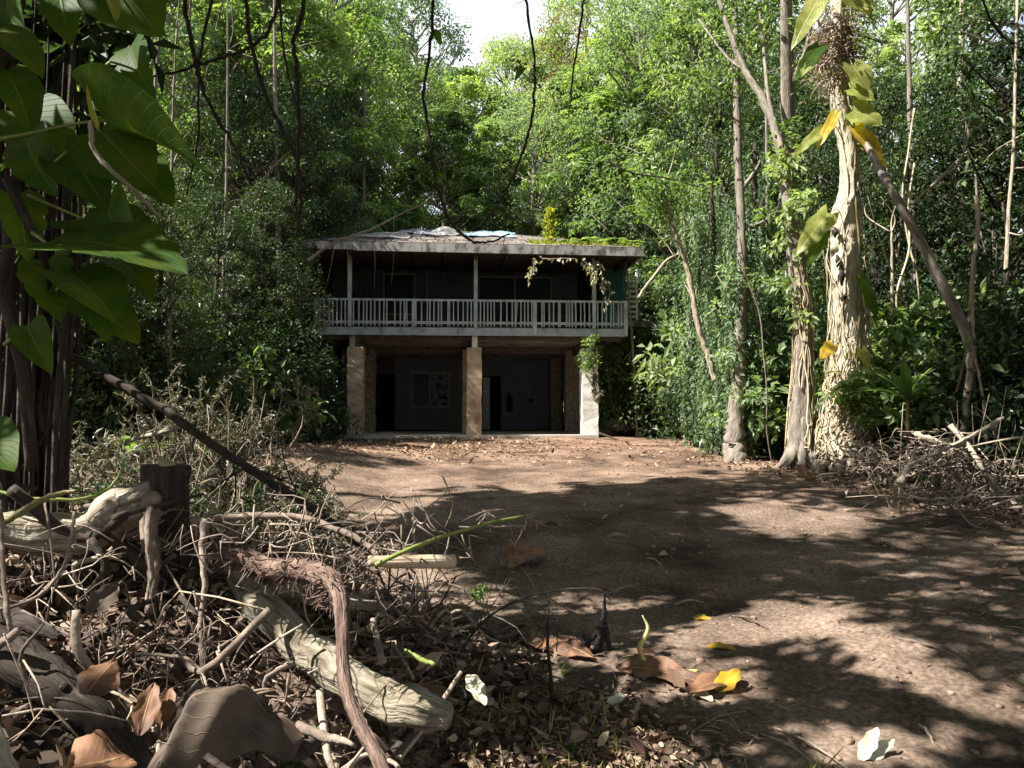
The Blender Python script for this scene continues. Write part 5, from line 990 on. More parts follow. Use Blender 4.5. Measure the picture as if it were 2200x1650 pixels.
stick('thin_root', [(2, 1090, 2.4), (4, 1150, 2.4), (8, 1240, 2.35), (16, 1320, 2.3), (24, 1360, 2.3)], [.007, .007, .008, .005], M['root'], 'pale vertical thin root at the left edge', 'root')
stick('thin_root', [(160, 1100, 2.6), (152, 1160, 2.55), (135, 1220, 2.5), (90, 1275, 2.45), (30, 1302, 2.4), (-20, 1310, 2.4)], [.006, .006, .005], M['root'], 'thin root curving down to the left below the pale log', 'root')
stick('thin_root', [(96, 1080, 2.6), (106, 1140, 2.55), (114, 1210, 2.5), (120, 1262, 2.5)], [.004, .004, .003], M['root'], 'straight thin rootlet hanging in front of the pale log', 'root')
stick('bent_root', [(292, 1405, 2.4), (350, 1408, 2.4), (400, 1415, 2.4), (430, 1440, 2.4), (445, 1475, 2.35)], [.005, .006, .005, .004], M['root'], 'thin pale root arching over the curled dead leaf', 'root', kids=8)
stick('strap_root', [(0, 1125, 2.5), (30, 1110, 2.5), (80, 1080, 2.55), (130, 1060, 2.6), (165, 1055, 2.6)], [.012, .013, .01, .006], M['stem_olive'], 'olive strap-like stem lying on the pale log', 'stem')
stick('green_stalk', [(-40, 1040, 2.9), (20, 1062, 2.9), (80, 1072, 2.9), (170, 1072, 2.95), (230, 1052, 3.0), (262, 1010, 3.05), (268, 985, 3.05)], [.006, .007, .006, .004], M['stem_green'], 'curved green stem above the pale log', 'stem')
stick('short_stake', [(800, 1330, 2.9), (812, 1380, 2.85), (822, 1425, 2.8)], [.012, .012, .014], M['root'], 'short upright root stub above the mossy log', 'root')
stick('green_piece', [(868, 1396, 2.75), (900, 1414, 2.72), (935, 1430, 2.7)], [.008, .010, .008], M['stem_green'], 'short bright green stem piece right of the mossy log', 'stem')
stick('bottom_root', [(640, 1558, 2.05), (690, 1580, 2.0), (730, 1590, 1.98), (760, 1600, 1.95)], [.012, .014, .01, .005], M['root'], 'pale root end by the tip of the curled dead leaf', 'root')
stick('white_stalk', [(-30, 1520, 1.7), (0, 1600, 1.65), (22, 1700, 1.6)], [.010, .016, .018], M['bark_pale'], 'grey white smooth stalk in the lower left corner', 'stalk', 9, .02)
# wiry rootlets of the heap: many, each loosely hanging
for q, (px, py, lab) in enumerate([(640, 1160, 'tuft of wiry rootlets above the shaggy red root'), (800, 1230, 'wiry rootlets dangling below the cut stick'), (330, 1440, 'nest of fine roots in the dark hollow left of the curled leaf'), (130, 1220, 'fine rootlets under the left end of the pale log'), (540, 1480, 'wiry rootlets hanging below the mossy log'), (900, 1150, 'twiggy tangle lying behind the green stem'), (460, 1370, 'frayed rootlets around the long hanging root'), (230, 1330, 'fine roots left of the hanging brown root'), (560, 1150, 'twiggy roots standing above the level root')]):
    b = MB(); Yc = gat(px, py)[1] if py > 1190 else 3.0; Yc = min(Yc, 2.9); rg = np.random.default_rng(q + 90)
    for w_ in range(36):
        s = at(px + rg.normal(0, 70), py + rg.normal(0, 35), Yc + rg.uniform(-.25, .2)); d = rdir(1, rg)[0] * rg.uniform(.08, .3); tube(b, [s, s + d * .35 + rg.normal(0, .025, 3), s + d * .7 + rg.normal(0, .03, 3), s + d + [0, 0, -.05]], [.0035, .003, .002, .001], 4, 2, rg=rg)
    thing('rootlets', b, M['root'], lab, 'roots', None, 'stuff')

# the rest of the uprooted root mass: curving roots in front of, through and behind the logs
rg = np.random.default_rng(321)
for nm_, cnt_, rad_, mt_, lab in (('root_mass', 56, (.004, .016), 'root', 'mass of curving roots jutting from the uprooted heap'), ('root_mass', 26, (.008, .024), 'bark_dark', 'dark thick roots tangled in the hollow below the logs'), ('root_mass', 150, (.002, .005), 'twig', 'fine dry rootlets bristling all over the heap')):
    b = MB()
    for q in range(cnt_):
        px = rg.uniform(-60, 900); py = rg.uniform(1080 + max(0, px - 420) * .45, 1640); lg_ = np.array([(500, 1238), (560, 1300), (640, 1385), (720, 1440), (800, 1492), (880, 1522), (965, 1540)]); lg_ = np.concatenate([lg_, (lg_[1:] + lg_[:-1]) / 2])
        if ((lg_ - [px, py]) ** 2).sum(1).min() < (85 if rad_[1] > .006 else 45) ** 2: continue
        p = gat(px, py) if py > 1120 else at(px, py, 3.2); Y = min(p[1], 3.4); s = at(px, py, Y - rg.uniform(0, .35)); L_ = rg.uniform(.15, .6) * (1.2 if rad_[1] > .01 else 1)
        d = rdir(1, rg)[0] * [1, .5, .8]; d[2] -= .15; o = rg.normal(0, .12 * L_, (5, 3)); P = np.array([s + d * L_ * t for t in np.linspace(-.5, .5, 5)]) + o; gz = ground(P[:, 0], P[:, 1]); P[:, 2] = np.maximum(P[:, 2], gz + .005); r = rg.uniform(*rad_)
        tube(b, P, [r, r * .9, r * .7, r * .5, r * .2], 6 if r < .01 else 9, 2 if r < .011 else 4, .08, flute=.05, rg=rg)
    thing(nm_, b, M[mt_], lab, 'roots', None, 'stuff')
LG = 'thin lianas hanging among the trees on the right'
for q in range(13):
    px = rg.uniform(1600, 2200); Y = rg.uniform(11.5, 20); x = (px - CX) / F * Y; z0 = rg.uniform(.4, 2.5); z1 = z0 + rg.uniform(2.5, 6); o = np.cumsum(rg.normal(0, .10, (7, 2)), 0)
    P = np.stack([x + o[:, 0], Y + o[:, 1], np.linspace(z0, z1, 7)], 1); b = MB(); tube(b, P, rg.uniform(.008, .022), 5, 6, .08, rg=rg); thing('liana', b, M[['root', 'bark_grey', 'root_pale'][q % 3]], 'one of the thin lianas hanging among the trees on the right', 'vine', LG)
# ---------------------------------------------------------------- big curled dead leaves and other single leaves
def dleaf(name, base, tip, Wd, nrm, m, lab, droop=.5, fold=.2, curl=0, prof='heart', seed=0, wavy=.06, cat='leaf', on=True, thick=.003, group=None, lift=.02):
    def g_(p):
        if len(p) == 3: return at(*p)
        q = gat(*p); q = q.copy(); q[2] += lift; return q
    B_ = g_(base); T_ = g_(tip); b = MB(); n = unit(np.array(nrm, float)); l = np.linalg.norm(T_ - B_)
    grid_leaf(b, B_, unit(unit(T_ - B_) + n * droop * .45), l * 1.05, Wd, nrm, droop, fold, prof, curl, wavy, np.random.default_rng(seed), 20, 10, thick=thick, crump=.035 if 'dead' in m else .008)
    return thing(name, b, M[m], lab, cat, group)
def tent_leaf(pts, w, lab, seed, fw=(.1, -.5, -.45), bk=(-.2, .6, -.35), m='dead_leaf_grey'):
    """dead leaf arched over its midrib, both halves hanging down"""
    Rg = spline(line(pts), 8); n = len(Rg); k = 13; V = []; U = []; rg = np.random.default_rng(seed); ph = rg.uniform(0, 6, 3)
    for i in range(n):
        q = i / (n - 1); wd = w * math.sin(PI * min(1, q * .93 + .05)) ** .7 * (1 + .06 * math.sin(q * 19 + ph[0]))
        for t in np.linspace(-1, 1, k):
            a = abs(t); d = np.array(fw if t > 0 else bk) * wd; V.append(Rg[i] + d * a * np.array([1, 1 - .5 * a, a ** .7]) + np.array([0, 0, .010]) * (vnoise(q * 16, t * 5, ph[0]) + .6 * vnoise(q * 37, t * 11, ph[1])) + [.012 * math.sin(q * 14 + t * 3 + ph[1]), .01 * math.sin(q * 9 + ph[2]), .008 * math.sin(q * 23 + t * 4)]); U.append((q, t))
    Fc = [(i * k + j, i * k + j + 1, (i + 1) * k + j + 1, (i + 1) * k + j) for i in range(n - 1) for j in range(k - 1)]; b = MB().add(V, Fc, .5, U); b.add(np.array(V) - [0, -.003, .003], [f[::-1] for f in Fc], .5, U)
    return thing('dead_leaf', b, M[m], lab, 'leaf')
tent_leaf([(300, 1700, 1.72), (345, 1610, 1.8), (405, 1525, 1.88), (465, 1474, 1.95), (535, 1492, 2.0), (600, 1540, 2.03), (655, 1572, 2.05)], .30, 'big grey brown curled dead leaf arching in the lower left foreground', 1)
tent_leaf([(500, 1500, 2.1), (560, 1530, 2.12), (640, 1562, 2.12), (700, 1590, 2.1)], .16, 'dark brown leaf flap behind the big curled leaf', 2)
dleaf('dead_leaf', (150, 1655, 1.7), (280, 1630, 1.8), .17, (0, -.4, .9), 'dead_leaf', 'orange brown dead leaf at the bottom edge, left of the big curled leaf', .6, .2, 0, 'oval', 3)
dleaf('dead_leaf', (185, 1490, 2.1), (250, 1415, 2.25), .10, (.3, -.8, .4), 'dead_leaf', 'reddish leaf standing upright left of the hanging brown slivers', .4, -.3, 0, 'oval', 4)
for q, (bp, tp, wd, mm, lab) in enumerate([((300, 1580), (330, 1470), .06, 'dead_leaf', 'orange sliver-like leaf standing in the dark hollow, leftmost'), ((345, 1570), (365, 1480), .05, 'dead_leaf', 'orange brown sliver-like leaf in the dark hollow, middle one'), ((370, 1590), (408, 1490), .06, 'dead_leaf_grey', 'dull brown sliver-like leaf beside the big curled leaf'),
        ((110, 1620), (140, 1530), .12, 'dead_leaf_grey', 'pale crumpled leaf low at the left'), ((60, 1650), (110, 1560), .10, 'dead_leaf_grey', 'crumpled grey leaf at the bottom left corner'), ((190, 1320), (250, 1260), .07, 'dead_leaf_grey', 'pinkish dead leaf under the pale log'), ((575, 1580), (620, 1600), .05, 'dead_leaf', 'small orange leaf in the dark gap right of the big curled leaf')]):
    dleaf('dead_leaf', (*bp, 2.0 + .05 * q), (*tp, 2.1 + .05 * q), wd, (.3, -.8, .3), mm, lab, .5, .35, 0, 'oval', 10 + q)
dleaf('fallen_leaf', (1326, 1446), (1505, 1480), .16, (-.1, -.5, .9), 'dead_leaf', 'long orange brown fallen leaf lying on the sunlit soil', .35, .3, 0, 'oval', 20, lift=.04)
dleaf('fallen_leaf', (1480, 1505), (1592, 1468), .13, (-.2, -.4, .9), 'dead_leaf', 'torn orange leaf piece right of the long orange leaf', .4, .25, 0, 'oval', 21, lift=.035)
dleaf('fallen_leaf', (1540, 1485, 3.95), (1588, 1440, 4.05), .10, (-.5, -.7, .4), 'pothos_yellow', 'upright yellow leaf at the right end of the orange leaves', .3, .2, 0, 'oval', 22)
dleaf('fallen_leaf', (1495, 1498), (1530, 1512), .06, (0, -.3, .9), 'pale_leaf', 'small cream leaf below the orange leaves', .4, .2, 0, 'oval', 23)
dleaf('fallen_leaf', (1140, 1380), (1275, 1425), .22, (.1, -.4, .9), 'dead_leaf', 'salmon coloured dead leaf left of the charred stump', .5, -.15, 0, 'heart', 24, lift=.05)
dleaf('fallen_leaf', (1095, 1215), (1178, 1200), .22, (0, -.6, .8), 'dead_leaf', 'brown dead leaf in the shade beyond the twig arch', .8, .3, 0, 'heart', 25, lift=.05)
dleaf('fallen_leaf', (1488, 1330), (1526, 1334), .07, (0, -.3, .9), 'pothos_yellow', 'bright yellow oval leaf on the sunlit soil', .25, .1, 0, 'oval', 26, lift=.015)
dleaf('fallen_leaf', (1518, 1392), (1578, 1396), .06, (0, -.3, .9), 'pothos_yellow', 'small yellowish leaf beside the sprouting stem shadow', .4, .2, 0, 'oval', 27, lift=.01)
wl_ = float(gat(1850, 1636)[1])
dleaf('fallen_leaf', (1846, 1634, wl_), (1884, 1566, wl_ + .05), .062, (-.3, -.8, .4), 'pale_leaf', 'cream split leaf half lying on the lower right soil, left one of the pair', .3, .3, 0, 'oval', 28, lift=.05)
dleaf('fallen_leaf', (1850, 1637, wl_), (1918, 1590, wl_ + .06), .055, (.2, -.8, .5), 'pale_leaf', 'cream leaf half on the lower right soil, right one of the pair', .3, .3, 0, 'oval', 29, lift=.045)
dleaf('fallen_leaf', (1005, 1450, 2.9), (1042, 1510, 2.8), .06, (0, -.7, .6), 'pale_leaf', 'pale yellowish leaf right of the mossy log', .3, .3, 0, 'oval', 30)
dleaf('fallen_leaf', (1300, 1530), (1345, 1500), .05, (0, -.4, .9), 'pale_leaf', 'small pale leaf scrap below the orange leaf', .4, .3, 0, 'oval', 31)
dleaf('fallen_leaf', (1710, 1000, 12.0), (1745, 1035, 11.8), .2, (0, -.6, .7), 'dead_leaf', 'yellow brown leaf on the shaded soil at the foot of the pale trunk', .4, .3, 0, 'oval', 32)
dleaf('green_leaf', (1200, 1632), (1252, 1640), .07, (0, -.5, .9), 'pothos', 'small bright green leaf at the bottom middle', .3, .2, 0, 'oval', 33, lift=.03)
# charred stump piece
g0 = gat(1300, 1400); b = MB(); q0 = g0 + [0, 0, -.03]; tp = at(1300, 1272, g0[1])
tube(b, [q0 + [-.05, 0, 0], (q0 + tp) / 2 + [-.015, 0, -.02], tp], [.020, .024, .003], 9, 6, .25, flute=.15); tube(b, [q0 + [.055, 0, 0], (q0 + tp) / 2 + [.0, 0, -.03], tp + [0, 0, -.05]], [.014, .018, .003], 8, 6, .25); tube(b, [q0 + [-.09, 0, .09], q0 + [-.04, 0, .16], (q0 + tp) / 2], [.008, .02, .02], 7, 5, .2)
thing('charred_stump', b, M['charcoal'], 'small black charred wood spike standing on two feet in the sunlit litter', 'charred wood')
b = MB(); g1 = gat(1254, 1402); tube(b, [g1 + [0, 0, -.01], g1 + [0, 0, .03], g1 + [.005, 0, .07], g1 + [.008, 0, .10], g1 + [.008, 0, .112]], [.018, .04, .042, .025, .004], 12, 5, .03, flute=.06)
thing('seed_pod', b, M['charcoal'], 'dark rounded seed pod beside the charred spike', 'seed pod')
g2 = gat(1500, 1446); Ys = g2[1]
b = MB(); tube(b, [at(1380, 1322, Ys - .0), at(1392, 1348, Ys), at(1384, 1372, Ys), at(1374, 1392, Ys), at(1385, 1418, Ys), at(1420, 1434, Ys), at(1460, 1442, Ys), g2 + [0, 0, .01]], [.003, .010, .013, .014, .013, .012, .012, .009], 10, 7, .03)
thing('yellow_sprout', b, M['stem_yellow'], 'curled yellow stem rising from the sunlit soil', 'stem')
# twig arch and its upright stem
Ya = gat(1180, 1500)[1] - .2
stick('twig_arch', [(985, 1410, Ya), (1020, 1355, Ya), (1070, 1312, Ya), (1130, 1284, Ya), (1190, 1270, Ya), (1240, 1264, Ya), (1290, 1268, Ya), (1312, 1290, Ya)], [.006, .005, .004, .003], M['vine'], 'thin dark twig arching over the sunlit litter', 'twig', kids=6, kr=.3)
stick('twig_upright', [(1188, 1560, Ya), (1185, 1480, Ya), (1178, 1400, Ya), (1178, 1330, Ya), (1182, 1278, Ya)], [.013, .010, .005, .002], M['vine'], 'dark upright twig in the middle foreground under the arch', 'twig', kids=24, kr=.5)
stick('twig_upright', [(1196, 1400, Ya), (1198, 1340, Ya), (1194, 1285, Ya)], [.003, .003, .001], M['vine'], 'very thin twig standing just right of the dark upright twig', 'twig', kids=8, kr=.25)
for q, (a, b_, r, lab) in enumerate([((1650, 1562), (1830, 1660), .006, 'thin curved stick near the bottom, left of the cream leaves'), ((1635, 1580), (1760, 1652), .004, 'fine straw-coloured stick left of the thin curved stick'), ((1925, 1372), (2085, 1428), .010, 'dry stick on the sunlit strip at the right'), ((1575, 1325), (1650, 1352), .008, 'short pinkish stick right of the yellow leaf'),
        ((1450, 1300), (1512, 1296), .007, 'short brown stick above the yellow leaf'), ((1250, 1240), (1340, 1226), .010, 'brown stick at the edge of the big shadow'), ((1390, 1200), (1425, 1220), .006, 'tiny pale stick in the big shadow'), ((1975, 1560), (2010, 1610), .008, 'short stick in the shade right of the cream leaves'), ((1480, 1580), (1600, 1530), .006, 'curved dark root at the lower middle'), ((1120, 1450), (1260, 1480), .004, 'pale straw lying left of the orange leaf'), ((2100, 1100), (2190, 1120), .012, 'pale stick at the foot of the fallen poles')]):
    P0 = gat(*a); P1_ = gat(*b_); m_ = (P0 + P1_) / 2 + [0, 0, .03]; b = MB(); tube(b, [P0 + [0, 0, .005], m_, P1_ + [0, 0, .005]], [r, r, r * .6], 6, 7, .1, wob=.2); thing('fallen_stick', b, M['root'], lab, 'stick')
# ---------------------------------------------------------------- fallen poles and dead debris, right
for pts, r, lab in (([(2042, 912, 9.4), (2085, 965, 9.2), (2130, 1030, 9.0), (2172, 1082, 8.9)], [.035, .03, .028], 'pale fallen pole leaning down to the right, crossing the other one'), ([(2155, 898, 9.6), (2090, 935, 9.3), (2030, 965, 9.1), (1950, 1000, 9.0)], [.024, .022, .02], 'pale thin pole slanting up to the right over the debris'),
        ([(2200, 938, 9.2), (2120, 952, 9.2), (2060, 966, 9.2)], [.014, .013, .01], 'thin level branch at the right edge above the debris'), ([(1965, 935, 9.6), (2010, 950, 9.5), (2060, 975, 9.4)], [.04, .045, .03], 'short thick broken branch on top of the debris'), ([(1930, 1040, 9.2), (1955, 1000, 9.2), (1968, 960, 9.2)], [.05, .03, .02], 'pale splintered stub at the left of the debris')):
    stick('fallen_pole', pts, r, M['bark_pale'], lab, 'branch', 9, kids=4)
rg = np.random.default_rng(404)
for q, (px, py, Y, n, lab) in enumerate([(1990, 985, 9.6, 130, 'heap of dry broken twigs and stalks under the leaning grey trunk'), (2110, 1020, 9.3, 90, 'heap of dead stalks under the crossing poles'), (1890, 1000, 11.6, 90, 'dry twigs around the foot of the root-wrapped trunk'), (2060, 1070, 8.6, 120, 'low ridge of dry straw and twigs beside the clearing at the right')]):
    b = MB(); c = at(px, py, Y)
    for w_ in range(n):
        s = c + rg.normal(0, 1, 3) * [.36, .3, .13 if q < 3 else .05]; d = rdir(1, rg)[0] * [1, .7, .45] * rg.uniform(.2, .7); s[2] = max(s[2], float(ground(s[0], s[1], False))); tube(b, [s, s + d * .5 + rg.normal(0, .05, 3), s + d], [rg.uniform(.004, .016), .008, .003], 5, 3, rg=rg)
    C = c + rg.normal(0, 1, (150, 3)) * [.5, .3, .16 if q < 3 else .04]; leafset(b, C, rg.normal(0, 1, C.shape), rg.normal(0, .7, C.shape) + [0, 0, .8], .10, .045, .3, rg)
    thing('twig_heap', b, M['root'], lab, 'dead wood', None, 'stuff')
rk = MB()
def rock(mb, c, s, rg):
    n = 7; k = 9; P = [c + [0, 0, -s * .5], c + [0, 0, -s * .2], c + [0, 0, s * .2], c + [0, 0, s * .5], c + [0, 0, s * .62]]; tube(mb, P, np.array([.4, .95, 1, .6, .1]) * s, k, 3, .12, flute=.1, rg=rg)
M['rubble'] = mat('rubble', [(.3, (.12, .09, .08)), (.7, (.34, .28, .25))], 6, .95, .6, 20)
GR = 'rubble lumps behind the white pier'
for q in range(26):
    Y = rg.uniform(24.5, 27.5); px = rg.uniform(1292, 1440); x = (px - CX) / F * Y; b = MB(); s = rg.uniform(.12, .38); rock(b, np.array([x, Y, float(ground(x, Y)) + s * .2 + (.35 if px < 1380 else .1) * rg.random()]), s, rg)
    thing('rubble_lump', b, M['rubble'], 'one of the brown rubble lumps piled behind the white pier', 'rubble', GR)
# dark stick put in for the pier's cast shadow on the ground
stick('pier_shadow_stick', [(1288, 930, 22.6), (1312, 940, 22.3), (1338, 951, 22.0)], [.03, .03, .025], M['bark_dark'], 'dark stick lying at the foot of the white pier', 'stick')
# ---------------------------------------------------------------- dry brush left of the clearing
def brush(name, px, py, Y, n, hgt, wid, lab, seed, leafy=True, mt='twig', ml='dry_foliage', nl=26, Ln=.07, lean=(0, 0)):
    rg = np.random.default_rng(seed); c = at(px, py, Y); c[2] = float(ground(c[0], c[1], False)) - .03; ro = empty(name, c, lab, 'brush'); b = MB(); C = []
    for q in range(n):
        d = unit(rg.normal(0, 1, 3) * [1, .7, 1] + [lean[0], lean[1], .9]); d[2] = abs(d[2]); l = rg.uniform(.5, 1) * np.array([wid, wid, hgt]); s = c + rg.normal(0, 1, 3) * [wid * .25, wid * .2, 0]; P = [s, s + d * l * .35 + rg.normal(0, .05, 3), s + d * l * .7 + rg.normal(0, .07, 3), s + d * l + [0, 0, -.12]]
        tube(b, P, [.012, .009, .006, .002], 5, 4, .05, rg=rg); S = spline(P, 5)
        for w_ in range(5):
            s2 = S[rg.integers(5, len(S))]; e = s2 + unit(d + rg.normal(0, .8, 3)) * rg.uniform(.1, .35); tube(b, [s2, (s2 + e) / 2 + rg.normal(0, .02, 3), e], [.004, .003, .001], 4, 2, rg=rg); t = rg.random((nl, 1)); C.append(s2 * (1 - t) + e * t)
    part('twigs', b, M[mt], ro)
    if leafy: lb = MB(); C = np.concatenate(C); leafset(lb, C, rg.normal(0, 1, C.shape) + [0, 0, -.3], rg.normal(0, .6, C.shape) + [0, 0, .8], Ln * rg.uniform(.6, 1.3, len(C)), .015, .2, rg); part('foliage', lb, M[ml], ro, smoothf=False)
    return ro
brush('dry_brush', 470, 1000, 7.0, 85, 1.75, .95, 'big clump of dry grey green brush left of the clearing, its twigs standing up', 1)
brush('dry_brush', 560, 1040, 5.6, 50, .95, .9, 'low drooping grey green brush in front of the big dry clump', 2)
brush('dry_brush', 600, 1000, 7.6, 30, .8, .8, 'small dry brush at the left edge of the sunlit soil', 3)
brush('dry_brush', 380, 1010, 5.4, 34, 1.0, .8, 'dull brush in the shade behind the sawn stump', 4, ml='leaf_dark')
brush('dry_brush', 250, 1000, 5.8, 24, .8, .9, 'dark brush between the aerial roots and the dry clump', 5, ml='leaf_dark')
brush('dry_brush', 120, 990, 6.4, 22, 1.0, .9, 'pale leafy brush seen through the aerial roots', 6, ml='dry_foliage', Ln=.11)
brush('bare_brush', 430, 900, 6.4, 26, 1.5, .7, 'pale bare dead branches sticking up out of the dry brush', 7, leafy=False, mt='bark_pale')
brush('bare_brush', 660, 1110, 4.6, 20, .35, .6, 'wiry bare twigs where the heap meets the sunlit soil', 8, leafy=False, mt='root')
brush('bare_brush', 850, 1130, 4.2, 26, .3, .6, 'low tangle of bare twigs beyond the cut stick', 9, leafy=False, mt='root')
# ---------------------------------------------------------------- plants on and under the house
def hthing_at(px, py, v):
    u, z = hp(px, py, v); return hworld(u, v, z)
rp = hthing_at(1182, 520, .4); b = MB(); ro = empty('roof_plant', rp, 'upright yellow green plant growing on the right half of the roof', 'plant'); rg = np.random.default_rng(8)
tube(b, [rp, rp + [0, 0, .6]], .05, 6, 3, .1); part('stem', b, M['stem_yellow'], ro); lb = MB()
C = rp + np.stack([rg.normal(0, .07, 260), rg.normal(0, .07, 260), rg.uniform(0, 1.0, 260)], 1); leafset(lb, C, rg.normal(0, .7, C.shape) + [0, 0, .8], rg.normal(0, 1, C.shape), .2, .07, .2, rg)
M['moss_yellow'] = leafmat('moss_yellow', (.10, .13, .02), (.20, .22, .03), (.32, .31, .06), trans=.4); part('foliage', lb, M['moss_yellow'], ro, smoothf=False)
for q, (px, s, lab) in enumerate([(1225, .5, 'small fern beside the upright roof plant'), (1275, .7, 'arching fern in the middle of the right roof edge'), (1320, .65, 'arching yellow green fern near the right roof corner'), (1352, .55, 'fern at the very corner of the roof'), (1250, .4, 'small tuft on the roof edge left of the arching fern')]):
    o = inst(T['fern'], hthing_at(px, 524 + (px - 1225) * .03, .1 + .3 * (q % 2)), q * 1.3, s, lab, 'fern')
lb = MB(); n = 900; us_ = rg.uniform(.4, 1, n); C = np.array([hworld(hp(1140 + 230 * a, 520, -.3)[0], -.55 + 1.4 * bq, 0) for a, bq in zip(rg.random(n), rg.random(n))])
for i_ in range(n):
    rel = C[i_] - HO; C[i_, 2] = roof_z(float(np.dot(rel, HU)), float(np.dot(rel, HV))) + .01
leafset(lb, C, rg.normal(0, .6, C.shape) + [0, 0, .5], rg.normal(0, .8, C.shape) + [0, 0, .6], .13, .05, .2, rg); thing('roof_weeds', lb, M['moss_yellow'], 'low weeds growing along the right edge of the roof', 'weeds', None, 'stuff', False)
lb = MB(); n = 700; aa = rg.random(n); C = np.array([hworld(E0 + .2 + (E1 - E0 - .4) * a, -.55 + 3.6 * bq ** 1.4, 0) for a, bq in zip(aa, rg.random(n))])
for i_ in range(n):
    rel = C[i_] - HO; C[i_, 2] = roof_z(float(np.dot(rel, HU)), float(np.dot(rel, HV))) + .02
leafset(lb, C, rg.normal(0, 1, C.shape) * [1, 1, .3], rg.normal(0, .4, C.shape) + [0, 0, 1], .11, .05, .3, rg); thing('roof_litter', lb, M['litter_dark'], 'dead leaves scattered over the roof', 'leaf litter', None, 'stuff', False)
def deadvine(pts, v, lab, nleaf, seed, Ln=.16, m='pale_leafset'):
    rg = np.random.default_rng(seed); P = np.array([hthing_at(a, b_, v) for a, b_ in pts]); ro = empty('hanging_dead_vine', P[-1], lab, 'vine'); b = MB(); tube(b, P, [.015, .012, .008], 5, 6, .1); part('stem', b, M['bark_pale'], ro)
    S = spline(P, 12); C = S[rg.integers(0, len(S), nleaf)] + rg.normal(0, .05, (nleaf, 3)); lb = MB(); leafset(lb, C, rg.normal(0, .5, C.shape) + [0, 0, -1], rg.normal(0, 1, C.shape) + [-.3, -.6, .2], Ln, Ln * .5, .3, rg); part('dead_leaves', lb, M[m], ro, smoothf=False)
M['pale_leafset'] = leafmat('pale_leafset', (.22, .2, .13), (.42, .40, .28), (.6, .58, .45), trans=.2, rough=.7, ovar=0)
deadvine([(1150, 556), (1146, 575), (1142, 588), (1133, 596)], -.75, 'small cluster of pale dead leaves hanging at the roof edge above the wide window', 26, 1)
deadvine([(1165, 556), (1185, 556), (1210, 555), (1236, 556)], -.7, 'few pale dead leaves strung under the roof edge', 10, 5)
deadvine([(1250, 556), (1265, 572), (1275, 590), (1278, 600)], -.6, 'dense pale dead vine hanging beside the right roof post', 46, 2)
deadvine([(1285, 560), (1292, 585), (1297, 610), (1294, 625)], -.5, 'pale dead vine bent down right of the right roof post', 30, 3)
deadvine([(1300, 600), (1310, 622), (1308, 645), (1302, 660)], -.4, 'thin dead vine curling over the railing at the right', 14, 4)
def creeper(C0, n, rad, Ln, m, lab, seed, name='creeper', stems=4):
    rg = np.random.default_rng(seed); C0 = np.array(C0); ro = empty(name, C0[-1], lab, 'plant'); b = MB()
    for q in range(stems): tube(b, C0 + rg.normal(0, .05, C0.shape), .01, 5, 5, .1, rg=rg)
    part('stem', b, M['root'], ro); lb = MB(); bushy(lb, C0, n, rad, Ln, Ln * .5, rg, nl=36); part('foliage', lb, M[m], ro, smoothf=False); return ro
creeper([hthing_at(1270, 735, -.1), hthing_at(1280, 765, -.1), hthing_at(1262, 775, -.15)], 9, .3, .16, 'leaf_fresh', 'fresh green creeper hanging over the top of the white pier', 1)
creeper([hthing_at(1290, 730, .9), hthing_at(1305, 780, .9), hthing_at(1315, 860, 1.0), hthing_at(1325, 900, 1.0)], 20, .4, .15, 'leaf_mid', 'green creeper curtain beside the white pier', 2)
creeper([hthing_at(1245, 580, 4.5), hthing_at(1260, 640, 4.4), hthing_at(1290, 620, 4.2)], 8, .3, .15, 'leaf_mid', 'greenery seen through the right end of the balcony', 3)
creeper([hthing_at(1272, 790, -.05), hthing_at(1282, 830, -.05), hthing_at(1286, 860, -.04)], 6, .10, .12, 'dry_foliage', 'dry brown vine ends trailing down the white pier', 4)  # leaves follow the diagonal shadow edge on the pier and stand in for it
# creeping leaves on the left grey trunk and dark hedge towards the house
creeper(line([(480, 900, 18.8), (485, 700, 18.8), (478, 560, 18.8)]), 26, .4, .15, 'leaf_dark', 'dark creeper climbing the grey trunk in the left thicket', 5)
creeper(line([(640, 590, 22), (650, 700, 22.5), (640, 800, 22.5), (660, 900, 22)]), 34, .7, .16, 'leaf_dark', 'dark leafy wall of creepers beside the left end of the house', 6)
# ---------------------------------------------------------------- litter, clods, grass
rg = np.random.default_rng(99)
def scatter(n, x0, x1, y0, y1, dens):
    P = np.stack([rg.uniform(x0, x1, n), rg.uniform(y0, y1, n)], 1); P = P[rg.random(n) < dens(P[:, 0], P[:, 1])]; return np.concatenate([P, ground(P[:, 0], P[:, 1])[:, None]], 1)
def litter(n, box_, dens, Ln, lab, m='litter', lift=.012, up=1.3, wf=.45, cat='leaf litter', name='leaf_litter'):
    P = scatter(n, *box_, dens); P[:, 2] += rg.uniform(0, lift, len(P)); m_ = len(P); b = MB()
    A = rg.normal(0, 1, (m_, 3)) * [1, 1, .35]; N = rg.normal(0, .5, (m_, 3)) + [0, 0, up]; l = Ln * rg.lognormal(0, .35, m_); leafset2(b, P, A, N, l, l * wf, rg, rg.random(m_)); return thing(name, b, M[m], lab, cat, None, 'stuff', False)
litter(12000, (-3.2, .35, 1.4, 4.9), lambda x, y: .95 * smooth(.35, -.15, x), .060, 'brown dead leaves covering the heap of uprooted soil', 'litter_dark', lift=.09, up=.15)
litter(9000, (-.6, 1.1, 2.4, 4.3), lambda x, y: smooth(1.1, .2, x) * smooth(4.3, 3.6, y), .035, 'grey brown crumbs of dead leaves in the middle foreground', lift=.03, up=.8)
